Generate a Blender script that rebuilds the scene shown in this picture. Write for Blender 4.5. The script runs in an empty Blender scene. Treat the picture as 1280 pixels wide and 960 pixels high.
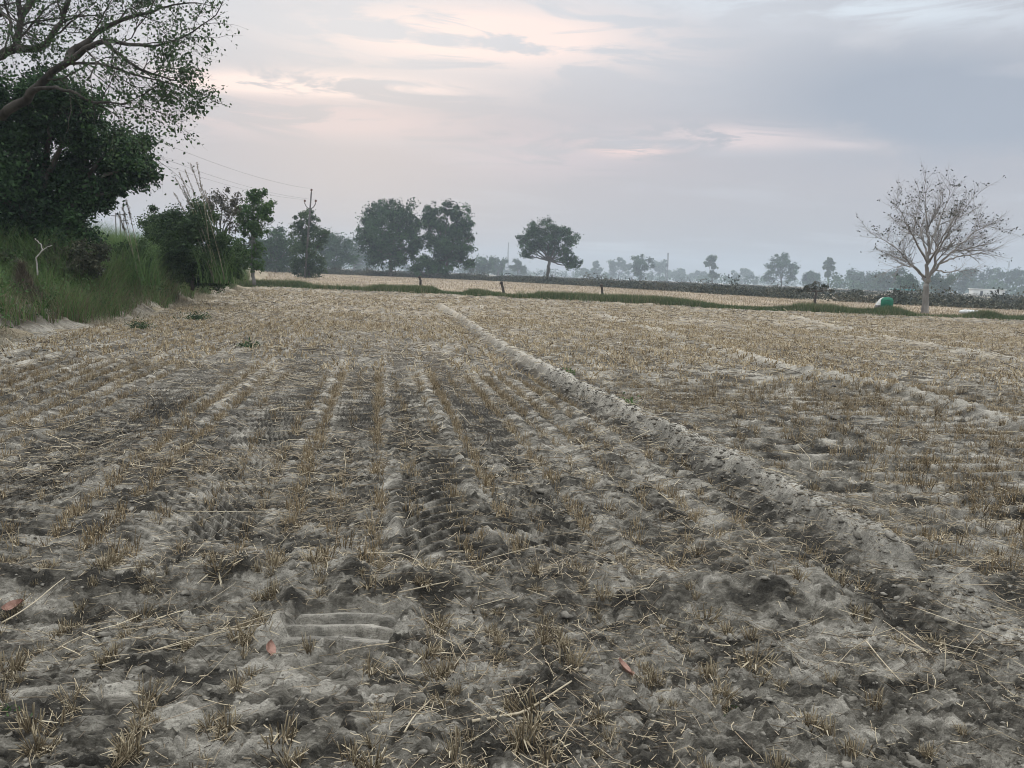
import bpy, math, random
import numpy as np
from mathutils import Vector, Matrix

R = math.radians
SC = bpy.context.scene
COL = SC.collection
rng = np.random.default_rng(7)
random.seed(7)

# ------------------------------------------------------------------ camera
CAM = np.array([0.0, 0.0, 1.5])
F = 960.0
PITCH, ROLL = R(8.12), R(2.2)
_f = np.array([0, math.cos(PITCH), -math.sin(PITCH)])
_r0 = np.array([1.0, 0, 0])
_u0 = np.array([0, math.sin(PITCH), math.cos(PITCH)])
_r = _r0 * math.cos(ROLL) + _u0 * math.sin(ROLL)
_u = -_r0 * math.sin(ROLL) + _u0 * math.cos(ROLL)
cd = bpy.data.cameras.new("camera")
cam = bpy.data.objects.new("camera", cd)
COL.objects.link(cam)
cd.sensor_fit = 'HORIZONTAL'
cd.sensor_width = 36.0
cd.lens = 36.0 * F / 1280.0
cd.clip_start, cd.clip_end = 0.05, 6000
m = Matrix.Identity(4)
for i in range(3):
    m[i][0], m[i][1], m[i][2], m[i][3] = _r[i], _u[i], -_f[i], CAM[i]
cam.matrix_world = m
SC.camera = cam

# ------------------------------------------------------------------ render / exposure
SC.view_settings.view_transform = 'Standard'
SC.view_settings.look = 'None'
SC.view_settings.gamma = 1
SC.view_settings.exposure = 0.44
SC.render.engine = 'CYCLES'
SC.cycles.use_denoising = True
SC.cycles.max_bounces = 6
SC.cycles.diffuse_bounces = 3
SC.cycles.transparent_max_bounces = 8
SC.cycles.volume_bounces = 2
SC.cycles.use_adaptive_sampling = True
SC.cycles.adaptive_threshold = 0.01
SC.cycles.filter_width = 1.0

def ray(px, py):
    return _f + _r * (px - 640) / F + _u * (480 - py) / F

# ------------------------------------------------------------------ node helper
class NT:
    def __init__(s, nt):
        s.nt = nt
    def n(s, t, **kw):
        nd = s.nt.nodes.new(t)
        for k, v in kw.items():
            setattr(nd, k, v)
        return nd
    def link(s, a, b):
        s.nt.links.new(a, b)
    def val(s, x, sock):
        if hasattr(x, 'is_output'):
            s.link(x, sock)
        else:
            sock.default_value = x
    def math(s, op, a, b=0.0, c=0.0, clamp=False):
        nd = s.n('ShaderNodeMath', operation=op)
        nd.use_clamp = clamp
        s.val(a, nd.inputs[0]); s.val(b, nd.inputs[1]); s.val(c, nd.inputs[2])
        return nd.outputs[0]
    def mix(s, f, a, b, mode='MIX'):
        nd = s.n('ShaderNodeMix', data_type='RGBA', blend_type=mode)
        nd.clamp_factor = True
        s.val(f, nd.inputs[0])
        for x, i in ((a, 6), (b, 7)):
            if isinstance(x, tuple):
                x = (x[0], x[1], x[2], 1.0)
            s.val(x, nd.inputs[i])
        return nd.outputs[2]
    def noise(s, vec, scale, detail=4, rough=0.55, dist=0.0):
        nd = s.n('ShaderNodeTexNoise')
        s.link(vec, nd.inputs['Vector'])
        nd.inputs['Scale'].default_value = scale
        nd.inputs['Detail'].default_value = detail
        nd.inputs['Roughness'].default_value = rough
        nd.inputs['Distortion'].default_value = dist
        return nd.outputs['Fac']
    def ss(s, x, a, b):
        nd = s.n('ShaderNodeMapRange', interpolation_type='SMOOTHSTEP')
        s.val(x, nd.inputs[0])
        nd.inputs[1].default_value = a; nd.inputs[2].default_value = b
        return nd.outputs[0]
    def mapping(s, vec, loc=(0, 0, 0), rot=(0, 0, 0), sc=(1, 1, 1)):
        nd = s.n('ShaderNodeMapping')
        s.link(vec, nd.inputs[0])
        nd.inputs[1].default_value = loc; nd.inputs[2].default_value = rot; nd.inputs[3].default_value = sc
        return nd.outputs[0]

# ------------------------------------------------------------------ world (dusk sky with clouds)
SUN_EL, SUN_AZ = R(13), R(-12)     # azimuth measured from +Y, negative = left
def make_world():
    w = bpy.data.worlds.new("World")
    SC.world = w
    w.use_nodes = True
    nt = w.node_tree
    nt.nodes.clear()
    t = NT(nt)
    out = t.n('ShaderNodeOutputWorld')
    bg = t.n('ShaderNodeBackground')
    bg.inputs['Strength'].default_value = 0.1
    t.link(bg.outputs[0], out.inputs[0])
    sky = t.n('ShaderNodeTexSky', sky_type='NISHITA')
    sky.sun_disc = False
    sky.sun_elevation = SUN_EL
    sky.sun_rotation = SUN_AZ
    sky.air_density = 1.5
    sky.dust_density = 3.0
    tc = t.n('ShaderNodeTexCoord')
    d = tc.outputs['Generated']
    sp = t.n('ShaderNodeSeparateXYZ'); t.link(d, sp.inputs[0])
    X, Y, Z = sp.outputs
    # cloud layer coordinates: direction carried up to a flat layer
    zz = t.math('ADD', t.math('MAXIMUM', Z, 0.0), 0.12)
    cx = t.math('DIVIDE', X, zz)
    cy = t.math('DIVIDE', Y, zz)
    cv = t.n('ShaderNodeCombineXYZ')
    t.link(cx, cv.inputs[0]); t.link(cy, cv.inputs[1])
    p = t.mapping(cv.outputs[0], rot=(0, 0, R(8)), sc=(0.55, 1.0, 1))
    n1 = t.noise(p, 1.1, 6, 0.55, 0.3)
    n2 = t.noise(t.mapping(cv.outputs[0], loc=(4.1, 1.7, 0), rot=(0, 0, R(-6)), sc=(0.45, 1.3, 1)), 2.4, 7, 0.6, 0.5)
    # elevation ramp of the overcast veil
    el = t.n('ShaderNodeValToRGB')
    t.link(Z, el.inputs[0])
    r = el.color_ramp
    stops = [(0.0, (0.315, 0.338, 0.378)), (0.06, (0.345, 0.355, 0.392)), (0.14, (0.392, 0.385, 0.418)),
             (0.24, (0.425, 0.430, 0.468)), (0.36, (0.470, 0.512, 0.570)), (0.6, (1.25, 1.31, 1.38)), (1.0, (2.45, 2.52, 2.60))]
    while len(r.elements) < len(stops):
        r.elements.new(0.5)
    for e, (pp, c) in zip(r.elements, stops):
        e.position = pp; e.color = (*c, 1)
    veil = el.outputs[0]
    c = veil
    # softly brighter and darker swathes
    c = t.mix(t.math('MULTIPLY', t.ss(n1, 0.50, 0.72), 0.55), c, (0.49, 0.535, 0.59))
    c = t.mix(t.math('MULTIPLY', t.ss(n2, 0.52, 0.75), 0.16), c, (0.30, 0.33, 0.39))
    def bump(px, py, sa, se):
        """soft window round a sky direction, in tangent coordinates"""
        d0 = ray(px, py); tx, tz = d0[0] / d0[1], d0[2] / d0[1]
        sa, se = sa / F, se / F
        yy = t.math('MAXIMUM', Y, 0.05)
        u = t.math('DIVIDE', t.math('SUBTRACT', t.math('DIVIDE', X, yy), tx), sa)
        v = t.math('DIVIDE', t.math('SUBTRACT', t.math('DIVIDE', Z, yy), tz), se)
        q = t.math('ADD', t.math('MULTIPLY', u, u), t.math('MULTIPLY', v, v))
        return t.math('MULTIPLY', t.math('EXPONENT', t.math('MULTIPLY', q, -1.0)), t.math('GREATER_THAN', Y, 0.05))
    fine = t.noise(t.mapping(d, rot=(0, R(3), 0), sc=(3.0, 3.0, 17.0)), 2.0, 6, 0.6, 0.9)
    st = t.ss(fine, 0.40, 0.56)
    pink = (0.74, 0.565, 0.535)
    warm = (0.76, 0.635, 0.60)
    def tint(c, px, py, sa, se, col, k, streak=True):
        b = bump(px, py, sa, se)
        if streak:
            b = t.math('MULTIPLY', b, st)
        return t.mix(t.math('MULTIPLY', b, k, clamp=True), c, col)
    # broad pale glow in the middle and the blue-grey bank on the right
    c = tint(c, 560, 40, 420, 70, (0.56, 0.565, 0.595), 0.65, False)
    c = tint(c, 560, 190, 420, 80, (0.385, 0.375, 0.415), 0.5, False)
    dk = t.ss(t.noise(t.mapping(d, sc=(2.2, 2.2, 6.0)), 2.2, 6, 0.55, 0.4), 0.30, 0.54)
    b = t.math('MULTIPLY', bump(1190, 130, 260, 75), dk)
    c = t.mix(t.math('MULTIPLY', b, 1.3, clamp=True), c, (0.295, 0.330, 0.395))
    c = tint(c, 1080, 10, 230, 20, (0.58, 0.64, 0.70), 0.8)
    # pink-lit streaks
    c = tint(c, 375, 106, 170, 14, warm, 1.6)
    c = tint(c, 400, 150, 190, 20, (0.52, 0.455, 0.475), 1.3)
    c = tint(c, 610, 45, 170, 34, warm, 1.5)
    c = tint(c, 780, 186, 45, 9, pink, 1.8)
    c = tint(c, 920, 172, 90, 13, (0.56, 0.495, 0.51), 1.4)
    c = tint(c, 670, 190, 110, 30, (0.475, 0.43, 0.465), 1.0)
    c = tint(c, 1040, 180, 60, 6, (0.50, 0.465, 0.49), 1.0)
    # below the horizon
    c = t.mix(t.ss(Z, -0.02, -0.25), c, (0.16, 0.16, 0.155))
    cs = t.n('ShaderNodeVectorMath', operation='SCALE')
    t.link(c, cs.inputs[0]); cs.inputs['Scale'].default_value = 10.0
    fin = t.mix(0.98, sky.outputs[0], cs.outputs[0])
    t.link(fin, bg.inputs[0])
make_world()

sd = bpy.data.lights.new("sun", 'SUN')
sd.energy = 1.2
sd.angle = R(28)
sd.color = (1.0, 0.93, 0.88)
sun = bpy.data.objects.new("sun", sd)
COL.objects.link(sun)
_sd = Vector((math.sin(SUN_AZ) * math.cos(SUN_EL), math.cos(SUN_AZ) * math.cos(SUN_EL), math.sin(SUN_EL)))
sun.rotation_euler = _sd.to_track_quat('Z', 'Y').to_euler()

# ------------------------------------------------------------------ pixel -> place helpers (photo is 1280 x 960)
def at(px, py, D):
    d = ray(px, py)
    return CAM + d * (D / d[1])
def gp(px, py, z=0.0):
    d = ray(px, py)
    return CAM + d * ((z - CAM[2]) / d[2])
def px_scale(D):
    return D / F

# ------------------------------------------------------------------ numpy noise
def _h(ix, iy, seed):
    with np.errstate(over='ignore'):
        a = (ix.astype(np.int64) * 374761393 + iy.astype(np.int64) * 668265263 + seed * 974711) & 0xffffffff
        a = ((a ^ (a >> 13)) * 1274126177) & 0xffffffff
        a = ((a ^ (a >> 16)) * 2246822519) & 0xffffffff
        a = a ^ (a >> 15)
    return (a & 0xffffff).astype(np.float64) / float(0x1000000)
def vn(x, y, seed=0):
    x0 = np.floor(x); y0 = np.floor(y)
    fx = x - x0; fy = y - y0
    ix = x0.astype(np.int64); iy = y0.astype(np.int64)
    ux = fx * fx * fx * (fx * (fx * 6 - 15) + 10); uy = fy * fy * fy * (fy * (fy * 6 - 15) + 10)
    a = _h(ix, iy, seed); b = _h(ix + 1, iy, seed); c = _h(ix, iy + 1, seed); d = _h(ix + 1, iy + 1, seed)
    return (a * (1 - ux) + b * ux) * (1 - uy) + (c * (1 - ux) + d * ux) * uy
def fbm(x, y, o=4, seed=0, g=0.5):
    s = 0; a = 1.0; n = 0
    for i in range(o):
        s = s + a * vn(x * 2 ** i + 13.7 * i, y * 2 ** i - 7.3 * i, seed + i); n += a; a *= g
    return s / n
def worley(x, y, seed=0):
    x0 = np.floor(x).astype(np.int64); y0 = np.floor(y).astype(np.int64)
    f1 = np.full(x.shape, 9.0); f2 = np.full(x.shape, 9.0); idv = np.zeros(x.shape)
    for dx in (-1, 0, 1):
        for dy in (-1, 0, 1):
            cx = x0 + dx; cy = y0 + dy
            px = cx + _h(cx, cy, seed); py = cy + _h(cx, cy, seed + 91)
            d = np.hypot(px - x, py - y)
            nearer = d < f1
            f2 = np.where(nearer, f1, np.minimum(f2, d))
            idv = np.where(nearer, _h(cx, cy, seed + 55), idv)
            f1 = np.where(nearer, d, f1)
    return f1, f2, idv
def sstep(x, a, b):
    q = np.clip((x - a) / (b - a), 0, 1)
    return q * q * (3 - 2 * q)
def poly_dist(x, y, P):
    """distance to a polyline and signed side (positive = right of travel)"""
    best = np.full(x.shape, 1e9); side = np.zeros(x.shape); along = np.zeros(x.shape)
    L = 0.0
    for (ax, ay), (bx, by) in zip(P[:-1], P[1:]):
        ex, ey = bx - ax, by - ay
        l = math.hypot(ex, ey)
        q = np.clip(((x - ax) * ex + (y - ay) * ey) / (l * l), 0, 1)
        d = np.hypot(x - ax - q * ex, y - ay - q * ey)
        cr = (x - ax) * ey - (y - ay) * ex
        k = d < best
        best = np.where(k, d, best); side = np.where(k, np.sign(cr), side); along = np.where(k, L + q * l, along)
        L += l
    return best, side, along

# ------------------------------------------------------------------ object helpers
def tag(o, label=None, cat=None, group=None, kind=None):
    if label: o['label'] = label
    if cat: o['category'] = cat
    if group: o['group'] = group
    if kind: o['kind'] = kind
    return o
def empty(name, loc):
    o = bpy.data.objects.new(name, None)
    COL.objects.link(o)
    o.location = [float(v) for v in loc]
    o.empty_display_size = 0.2
    return o
def np_mesh(name, V, polys, var=None, smooth=False):
    """polys: list of (k-vertex face index arrays)"""
    me = bpy.data.meshes.new(name)
    V = np.asarray(V, dtype=np.float32)
    loops = np.concatenate([np.asarray(p, dtype=np.int32).ravel() for p in polys])
    cnt = np.concatenate([np.full(len(p), np.asarray(p).shape[1], dtype=np.int32) for p in polys])
    me.vertices.add(len(V)); me.vertices.foreach_set('co', V.ravel())
    me.loops.add(len(loops)); me.loops.foreach_set('vertex_index', loops)
    me.polygons.add(len(cnt))
    st = np.zeros(len(cnt), dtype=np.int32); st[1:] = np.cumsum(cnt)[:-1]
    me.polygons.foreach_set('loop_start', st)
    me.polygons.foreach_set('loop_total', cnt)
    if smooth:
        me.polygons.foreach_set('use_smooth', np.ones(len(cnt), dtype=bool))
    if var is not None:
        a = me.attributes.new('var', 'FLOAT', 'POINT')
        a.data.foreach_set('value', np.asarray(var, dtype=np.float32))
    me.update(calc_edges=True)
    me.validate()
    return me
def np_obj(name, V, polys, mat, parent=None, var=None, smooth=False, origin=None):
    V = np.asarray(V, dtype=np.float64)
    if origin is not None:
        V = V - np.asarray(origin)
    o = bpy.data.objects.new(name, np_mesh(name, V, polys, var, smooth))
    o.data.materials.append(mat)
    COL.objects.link(o)
    if parent is not None:
        o.parent = parent
    elif origin is not None:
        o.location = [float(v) for v in origin]
    return o

class Tubes:
    """polylines with a radius per point, collected into one mesh"""
    def __init__(s):
        s.V = []; s.Q = []; s.T = []; s.n = 0
    def add(s, P, rad, k=5, cap=True):
        P = np.asarray(P, float); n = len(P)
        rad = np.broadcast_to(np.asarray(rad, float), (n,))
        tan = np.gradient(P, axis=0)
        tan /= np.linalg.norm(tan, axis=1, keepdims=True) + 1e-12
        ref = np.array([0.31, 0.17, 0.93]) if abs(tan[0][2]) < 0.8 else np.array([1.0, 0.1, 0])
        a = np.cross(tan, ref); a /= np.linalg.norm(a, axis=1, keepdims=True) + 1e-12
        b = np.cross(tan, a)
        th = np.arange(k) * 2 * math.pi / k
        ring = P[:, None, :] + rad[:, None, None] * (a[:, None, :] * np.cos(th)[None, :, None] + b[:, None, :] * np.sin(th)[None, :, None])
        s.V.append(ring.reshape(-1, 3))
        i = np.arange(n - 1)[:, None] * k + s.n
        j = np.arange(k)[None, :]; j2 = (j + 1) % k
        s.Q.append(np.stack([i + j, i + j2, i + k + j2, i + k + j], -1).reshape(-1, 4))
        if cap and k >= 3:
            last = s.n + (n - 1) * k
            for q in range(1, k - 1):
                s.T.append([last, last + q, last + q + 1])
                s.T.append([s.n, s.n + q + 1, s.n + q])
        s.n += n * k
    def build(s, name, mat, parent=None, origin=None, smooth=True):
        polys = [np.concatenate(s.Q)]
        if s.T: polys.append(np.array(s.T))
        V = np.concatenate(s.V)
        if parent is not None and origin is not None:
            V = V - np.asarray(origin)
            origin = None
        return np_obj(name, V, polys, mat, parent, None, smooth, origin)

def leaf_arrays(C, size, g, aspect=0.55, droop=0.0, flat=0.0):
    """one bent diamond leaf per centre; returns verts (4n), quads"""
    n = len(C)
    size = np.broadcast_to(np.asarray(size, float), (n,))
    d = g.normal(size=(n, 3)); d[:, 2] = d[:, 2] * (1 - flat) - droop
    d /= np.linalg.norm(d, axis=1, keepdims=True)
    q = g.normal(size=(n, 3))
    w = np.cross(d, q); w /= np.linalg.norm(w, axis=1, keepdims=True)
    nn = np.cross(d, w)
    L = size[:, None]
    a = C - d * L * 0.5
    b = C + w * L * aspect * 0.5 + nn * L * 0.08
    c = C + d * L * 0.5
    e = C - w * L * aspect * 0.5 + nn * L * 0.08
    V = np.stack([a, b, c, e], 1).reshape(-1, 3)
    Q = np.arange(4 * n).reshape(-1, 4)
    return V, Q

def blades(base, h, w, lean, g, seg=2):
    """tapering bent grass blades: base (n,3), height, width, lean"""
    n = len(base)
    az = g.uniform(0, 2 * math.pi, n)
    out = np.stack([np.cos(az), np.sin(az), np.zeros(n)], 1)
    az2 = g.uniform(0, 2 * math.pi, n)
    side = np.stack([np.cos(az2), np.sin(az2), np.zeros(n)], 1)
    Vs = []
    for i in range(seg + 1):
        q = i / seg
        c = base + np.array([0, 0, 1.0]) * (h * q * (1 - 0.25 * lean * q))[:, None] + out * (h * lean * q * q)[:, None]
        hw = (w * 0.5 * (1 - q * 0.92))[:, None]
        Vs += [c - side * hw, c + side * hw]
    V = np.stack(Vs, 1)                     # n, 2*(seg+1), 3
    k = 2 * (seg + 1)
    i0 = np.arange(n)[:, None] * k
    Q = []
    for i in range(seg):
        Q.append(np.concatenate([i0 + 2 * i, i0 + 2 * i + 1, i0 + 2 * i + 3, i0 + 2 * i + 2], 1))
    return V.reshape(-1, 3), np.concatenate(Q), k

# ------------------------------------------------------------------ materials
def new_mat(name):
    mt = bpy.data.materials.new(name)
    mt.use_nodes = True
    nt = mt.node_tree
    nt.nodes.clear()
    t = NT(nt)
    out = t.n('ShaderNodeOutputMaterial')
    b = t.n('ShaderNodeBsdfPrincipled')
    t.link(b.outputs[0], out.inputs[0])
    b.inputs['Roughness'].default_value = 0.85
    b.inputs['Specular IOR Level'].default_value = 0.2
    return mt, t, b, out

def ramp_mat(name, cols, transl=0.0, rough=0.75, noise_scale=None, obj_rand=False):
    """colour from the per-leaf 'var' attribute, optionally thin and translucent"""
    mt, t, b, out = new_mat(name)
    at_ = t.n('ShaderNodeAttribute', attribute_name='var')
    f = at_.outputs['Fac']
    if noise_scale:
        tc = t.n('ShaderNodeTexCoord')
        nz = t.noise(tc.outputs['Object'], noise_scale, 3)
        f = t.math('ADD', t.math('MULTIPLY', f, 0.6), t.math('MULTIPLY', nz, 0.5), clamp=True)
    if obj_rand:
        oi = t.n('ShaderNodeObjectInfo')
        f = t.math('ADD', t.math('MULTIPLY', f, 0.55), t.math('MULTIPLY', oi.outputs['Random'], 0.45), clamp=True)
    cr = t.n('ShaderNodeValToRGB')
    t.link(f, cr.inputs[0])
    e = cr.color_ramp.elements
    while len(e) < len(cols):
        e.new(0.5)
    for i, c in enumerate(cols):
        e[i].position = i / (len(cols) - 1); e[i].color = (*c, 1)
    t.link(cr.outputs[0], b.inputs['Base Color'])
    b.inputs['Roughness'].default_value = rough
    if transl > 0:
        tr = t.n('ShaderNodeBsdfTranslucent')
        t.link(cr.outputs[0], tr.inputs[0])
        mx = t.n('ShaderNodeMixShader'); mx.inputs[0].default_value = transl
        t.link(b.outputs[0], mx.inputs[1]); t.link(tr.outputs[0], mx.inputs[2])
        t.link(mx.outputs[0], out.inputs[0])
    return mt

def noise_mat(name, c1, c2, scale=6.0, rough=0.85, bump=0.0, stretch=(1, 1, 1), bscale=None):
    mt, t, b, out = new_mat(name)
    tc = t.n('ShaderNodeTexCoord')
    v = t.mapping(tc.outputs['Object'], sc=stretch)
    n = t.noise(v, scale, 5, 0.6)
    t.link(t.mix(t.ss(n, 0.32, 0.68), c1, c2), b.inputs['Base Color'])
    b.inputs['Roughness'].default_value = rough
    if bump:
        bp = t.n('ShaderNodeBump'); bp.inputs['Strength'].default_value = bump; bp.inputs['Distance'].default_value = 0.02
        t.link(t.noise(v, bscale or scale * 4, 5, 0.65), bp.inputs['Height'])
        t.link(bp.outputs[0], b.inputs['Normal'])
    return mt

ROWA = R(10.0)                     # the rows run 10 degrees to the left of the view
DS = np.array([-math.sin(ROWA), math.cos(ROWA)])
DT = np.array([math.cos(ROWA), math.sin(ROWA)])

def soil_material():
    mt, t, b, out = new_mat('dry_clay_soil')
    g = t.n('ShaderNodeNewGeometry')
    P = g.outputs['Position']
    rows = t.mapping(P, rot=(0, 0, -ROWA))           # x across the rows, y along them
    big = t.noise(t.mapping(rows, sc=(2.6, 0.30, 1)), 1.0, 5, 0.62)
    mid = t.noise(t.mapping(rows, sc=(0.75, 1.9, 1.0)), 3.0, 6, 0.62, 0.5)
    fin = t.noise(t.mapping(rows, sc=(0.6, 1.5, 1.0)), 34.0, 8, 0.76, 0.2)
    grit = t.noise(P, 160.0, 3, 0.7)
    dash = t.noise(t.mapping(rows, sc=(2.2, 8.0, 1.0)), 1.0, 7, 0.66, 0.35)  # cross dashes painted into the soil colour, imitating shaded gaps between ribs
    f = t.math('ADD', t.math('ADD', t.math('MULTIPLY', big, 0.30), t.math('MULTIPLY', dash, 0.54)), t.math('ADD', t.math('MULTIPLY', mid, 0.16), t.math('MULTIPLY', fin, 0.26)))
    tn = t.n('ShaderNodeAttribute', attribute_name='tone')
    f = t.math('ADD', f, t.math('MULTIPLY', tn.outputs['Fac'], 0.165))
    cr = t.n('ShaderNodeValToRGB'); t.link(f, cr.inputs[0])
    e = cr.color_ramp.elements
    st = [(0.64, (0.027, 0.0245, 0.0195)), (0.693, (0.074, 0.067, 0.0535)), (0.748, (0.187, 0.172, 0.142)), (0.84, (0.38, 0.354, 0.300))]
    while len(e) < len(st): e.new(0.5)
    for q, (pp, c) in zip(e, st):
        q.position = pp; q.color = (*c, 1)
    c = cr.outputs[0]
    # bund tops: pale dry dust
    a = t.n('ShaderNodeAttribute', attribute_name='var')
    c = t.mix(t.math('MULTIPLY', a.outputs['Fac'], t.math('ADD', 0.55, t.math('MULTIPLY', t.ss(fin, 0.38, 0.58), 0.45))), c, (0.47, 0.44, 0.375))
    # chaff and straw dust scattered over the mid field
    sx = t.n('ShaderNodeSeparateXYZ'); t.link(P, sx.inputs[0])
    far = t.ss(sx.outputs[1], 5.0, 30.0)
    ch = t.ss(t.noise(t.mapping(rows, sc=(1.0, 0.5, 1)), 2.2, 6, 0.65), 0.42, 0.62)
    c = t.mix(t.math('MULTIPLY', t.math('MULTIPLY', far, 0.55), t.math('ADD', t.math('MULTIPLY', ch, 0.7), 0.3)), c, (0.34, 0.265, 0.165))
    c = t.mix(t.math('MULTIPLY', t.ss(grit, 0.50, 0.66), 0.6), c, (0.075, 0.068, 0.056))
    t.link(c, b.inputs['Base Color'])
    b.inputs['Roughness'].default_value = 0.92
    bp = t.n('ShaderNodeBump'); bp.inputs['Strength'].default_value = 1.0; bp.inputs['Distance'].default_value = 0.014
    t.link(t.math('ADD', fin, t.math('MULTIPLY', grit, 0.45)), bp.inputs['Height'])
    t.link(bp.outputs[0], b.inputs['Normal'])
    return mt

M = {}
M['soil'] = soil_material()
M['far_soil'] = noise_mat('far_soil', (0.17, 0.14, 0.095), (0.28, 0.235, 0.16), 0.25, 0.95)
M['wheat'] = noise_mat('ripe_stubble', (0.17, 0.135, 0.095), (0.31, 0.25, 0.175), 0.35, 0.95, 0.4, (1, 0.3, 1), 8)
M['scrubsoil'] = noise_mat('scrub_soil', (0.05, 0.05, 0.035), (0.10, 0.09, 0.06), 0.3, 0.95)
M['stubble'] = ramp_mat('stubble_straw', [(0.085, 0.063, 0.038), (0.25, 0.188, 0.108), (0.37, 0.295, 0.185), (0.48, 0.405, 0.28)], 0.1, 0.7)
M['tuft'] = ramp_mat('tuft_straw', [(0.065, 0.050, 0.032), (0.19, 0.148, 0.092), (0.33, 0.275, 0.18), (0.50, 0.44, 0.32)], 0.1, 0.7)
M['straw'] = ramp_mat('loose_straw', [(0.045, 0.036, 0.028), (0.17, 0.132, 0.086), (0.32, 0.26, 0.17), (0.50, 0.43, 0.30)], 0.0, 0.6)
M['clod'] = noise_mat('clod_soil', (0.070, 0.063, 0.051), (0.235, 0.217, 0.182), 9.0, 0.95, 0.5)
M['grass'] = ramp_mat('bank_grass', [(0.17, 0.135, 0.085), (0.055, 0.105, 0.032), (0.095, 0.165, 0.050), (0.17, 0.24, 0.09)], 0.25, 0.7)
M['berm'] = ramp_mat('berm_grass', [(0.030, 0.050, 0.020), (0.05, 0.085, 0.030), (0.085, 0.115, 0.045), (0.19, 0.175, 0.10)], 0.25, 0.7)
M['drygrass'] = ramp_mat('dry_grass', [(0.16, 0.13, 0.085), (0.27, 0.235, 0.165), (0.40, 0.36, 0.27)], 0.15, 0.8)
M['leaf_dark'] = ramp_mat('dark_leaf', [(0.012, 0.028, 0.012), (0.030, 0.066, 0.026), (0.062, 0.122, 0.044)], 0.2, 0.6)
M['leaf_mid'] = ramp_mat('mid_leaf', [(0.022, 0.042, 0.018), (0.042, 0.075, 0.028), (0.075, 0.115, 0.045)], 0.25, 0.6)
M['leaf_fresh'] = ramp_mat('fresh_leaf', [(0.035, 0.070, 0.022), (0.060, 0.115, 0.035), (0.10, 0.16, 0.055)], 0.3, 0.6)
M['leaf_olive'] = ramp_mat('olive_leaf', [(0.04, 0.045, 0.028), (0.075, 0.08, 0.05), (0.12, 0.115, 0.075)], 0.2, 0.7)
M['leaf_grey'] = ramp_mat('withered_leaf', [(0.045, 0.045, 0.035), (0.08, 0.078, 0.058), (0.13, 0.12, 0.09)], 0.2, 0.7)
M['scrub'] = ramp_mat('scrub_leaf', [(0.020, 0.026, 0.016), (0.045, 0.048, 0.030), (0.10, 0.088, 0.058)], 0.1, 0.8)
M['bark'] = noise_mat('bark', (0.045, 0.038, 0.03), (0.12, 0.105, 0.088), 5.0, 0.9, 0.6, (1, 1, 0.25), 18)
M['bark_dark'] = noise_mat('dark_bark', (0.022, 0.019, 0.016), (0.065, 0.056, 0.047), 5.0, 0.95, 0.8, (1, 1, 0.25), 18)
M['bark_pale'] = noise_mat('pale_bark', (0.15, 0.138, 0.122), (0.27, 0.25, 0.225), 3.0, 0.9, 0.5, (1, 1, 0.3), 14)
M['bark_grey'] = noise_mat('grey_bark', (0.10, 0.10, 0.095), (0.20, 0.195, 0.185), 3.0, 0.9, 0.5, (1, 1, 0.3), 12)
M['deadwood'] = noise_mat('dead_wood', (0.26, 0.25, 0.22), (0.42, 0.40, 0.36), 6.0, 0.85, 0.4, (1, 1, 0.3), 20)
M['post'] = noise_mat('weathered_post', (0.035, 0.03, 0.026), (0.085, 0.072, 0.06), 9.0, 0.9, 0.6, (1, 1, 0.2), 30)
M['metal'] = noise_mat('rusty_steel', (0.05, 0.05, 0.05), (0.11, 0.095, 0.085), 7.0, 0.6)
M['porcelain'] = noise_mat('porcelain', (0.12, 0.06, 0.045), (0.2, 0.11, 0.08), 5.0, 0.3)
M['wire'] = noise_mat('aluminium_wire', (0.18, 0.18, 0.18), (0.26, 0.26, 0.26), 3.0, 0.5)
M['concrete'] = noise_mat('concrete', (0.26, 0.255, 0.24), (0.40, 0.39, 0.37), 3.0, 0.9, 0.4)
M['white'] = noise_mat('white_sack', (0.50, 0.50, 0.48), (0.68, 0.68, 0.66), 6.0, 0.7, 0.3)
M['tarp'] = noise_mat('green_tarpaulin', (0.008, 0.10, 0.055), (0.014, 0.16, 0.09), 3.0, 0.5, 0.4)
M['tarp_dark'] = noise_mat('dark_green_tarpaulin', (0.010, 0.05, 0.035), (0.015, 0.09, 0.055), 3.0, 0.55, 0.3)
M['dead_leaf'] = noise_mat('dead_leaf', (0.17, 0.09, 0.065), (0.30, 0.18, 0.14), 30.0, 0.65, 0.3)
M['whitewash'] = noise_mat('whitewash', (0.60, 0.60, 0.58), (0.74, 0.74, 0.72), 0.6, 0.9)
M['tealroof'] = noise_mat('teal_sheet_roof', (0.07, 0.22, 0.22), (0.10, 0.28, 0.27), 0.6, 0.5)
M['dark'] = noise_mat('dark_opening', (0.02, 0.02, 0.02), (0.04, 0.04, 0.04), 1.0, 0.8)

# ------------------------------------------------------------------ terrain
BANK = [(-7.2, -4.0), (-7.9, 6.0), (-8.6, 12.9), (-9.2, 16.4), (-9.9, 20.7), (-13.2, 33.0), (-17.6, 51.0), (-22.5, 66.0)]
BUND1 = [tuple(gp(x, y, 0.11)[:2]) for x, y in ((1600, 950), (1400, 840), (1280, 772), (1165, 706), (960, 592), (800, 517), (700, 466), (622, 425), (580, 396), (550, 379))]
BUND2 = [tuple(gp(x, y, 0.08)[:2]) for x, y in ((1500, 590), (1280, 527), (1150, 495), (1000, 463), (830, 414), (750, 391))]
BUND3 = [tuple(gp(x, y, 0.08)[:2]) for x, y in ((1500, 500), (1280, 450), (1150, 430), (1030, 403), (990, 394))]
EDGE = [tuple(gp(x, y)[:2]) for x, y in ((230, 358), (340, 362), (480, 367), (640, 375), (800, 382), (900, 388), (1090, 396), (1280, 404), (1500, 412))]
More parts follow.
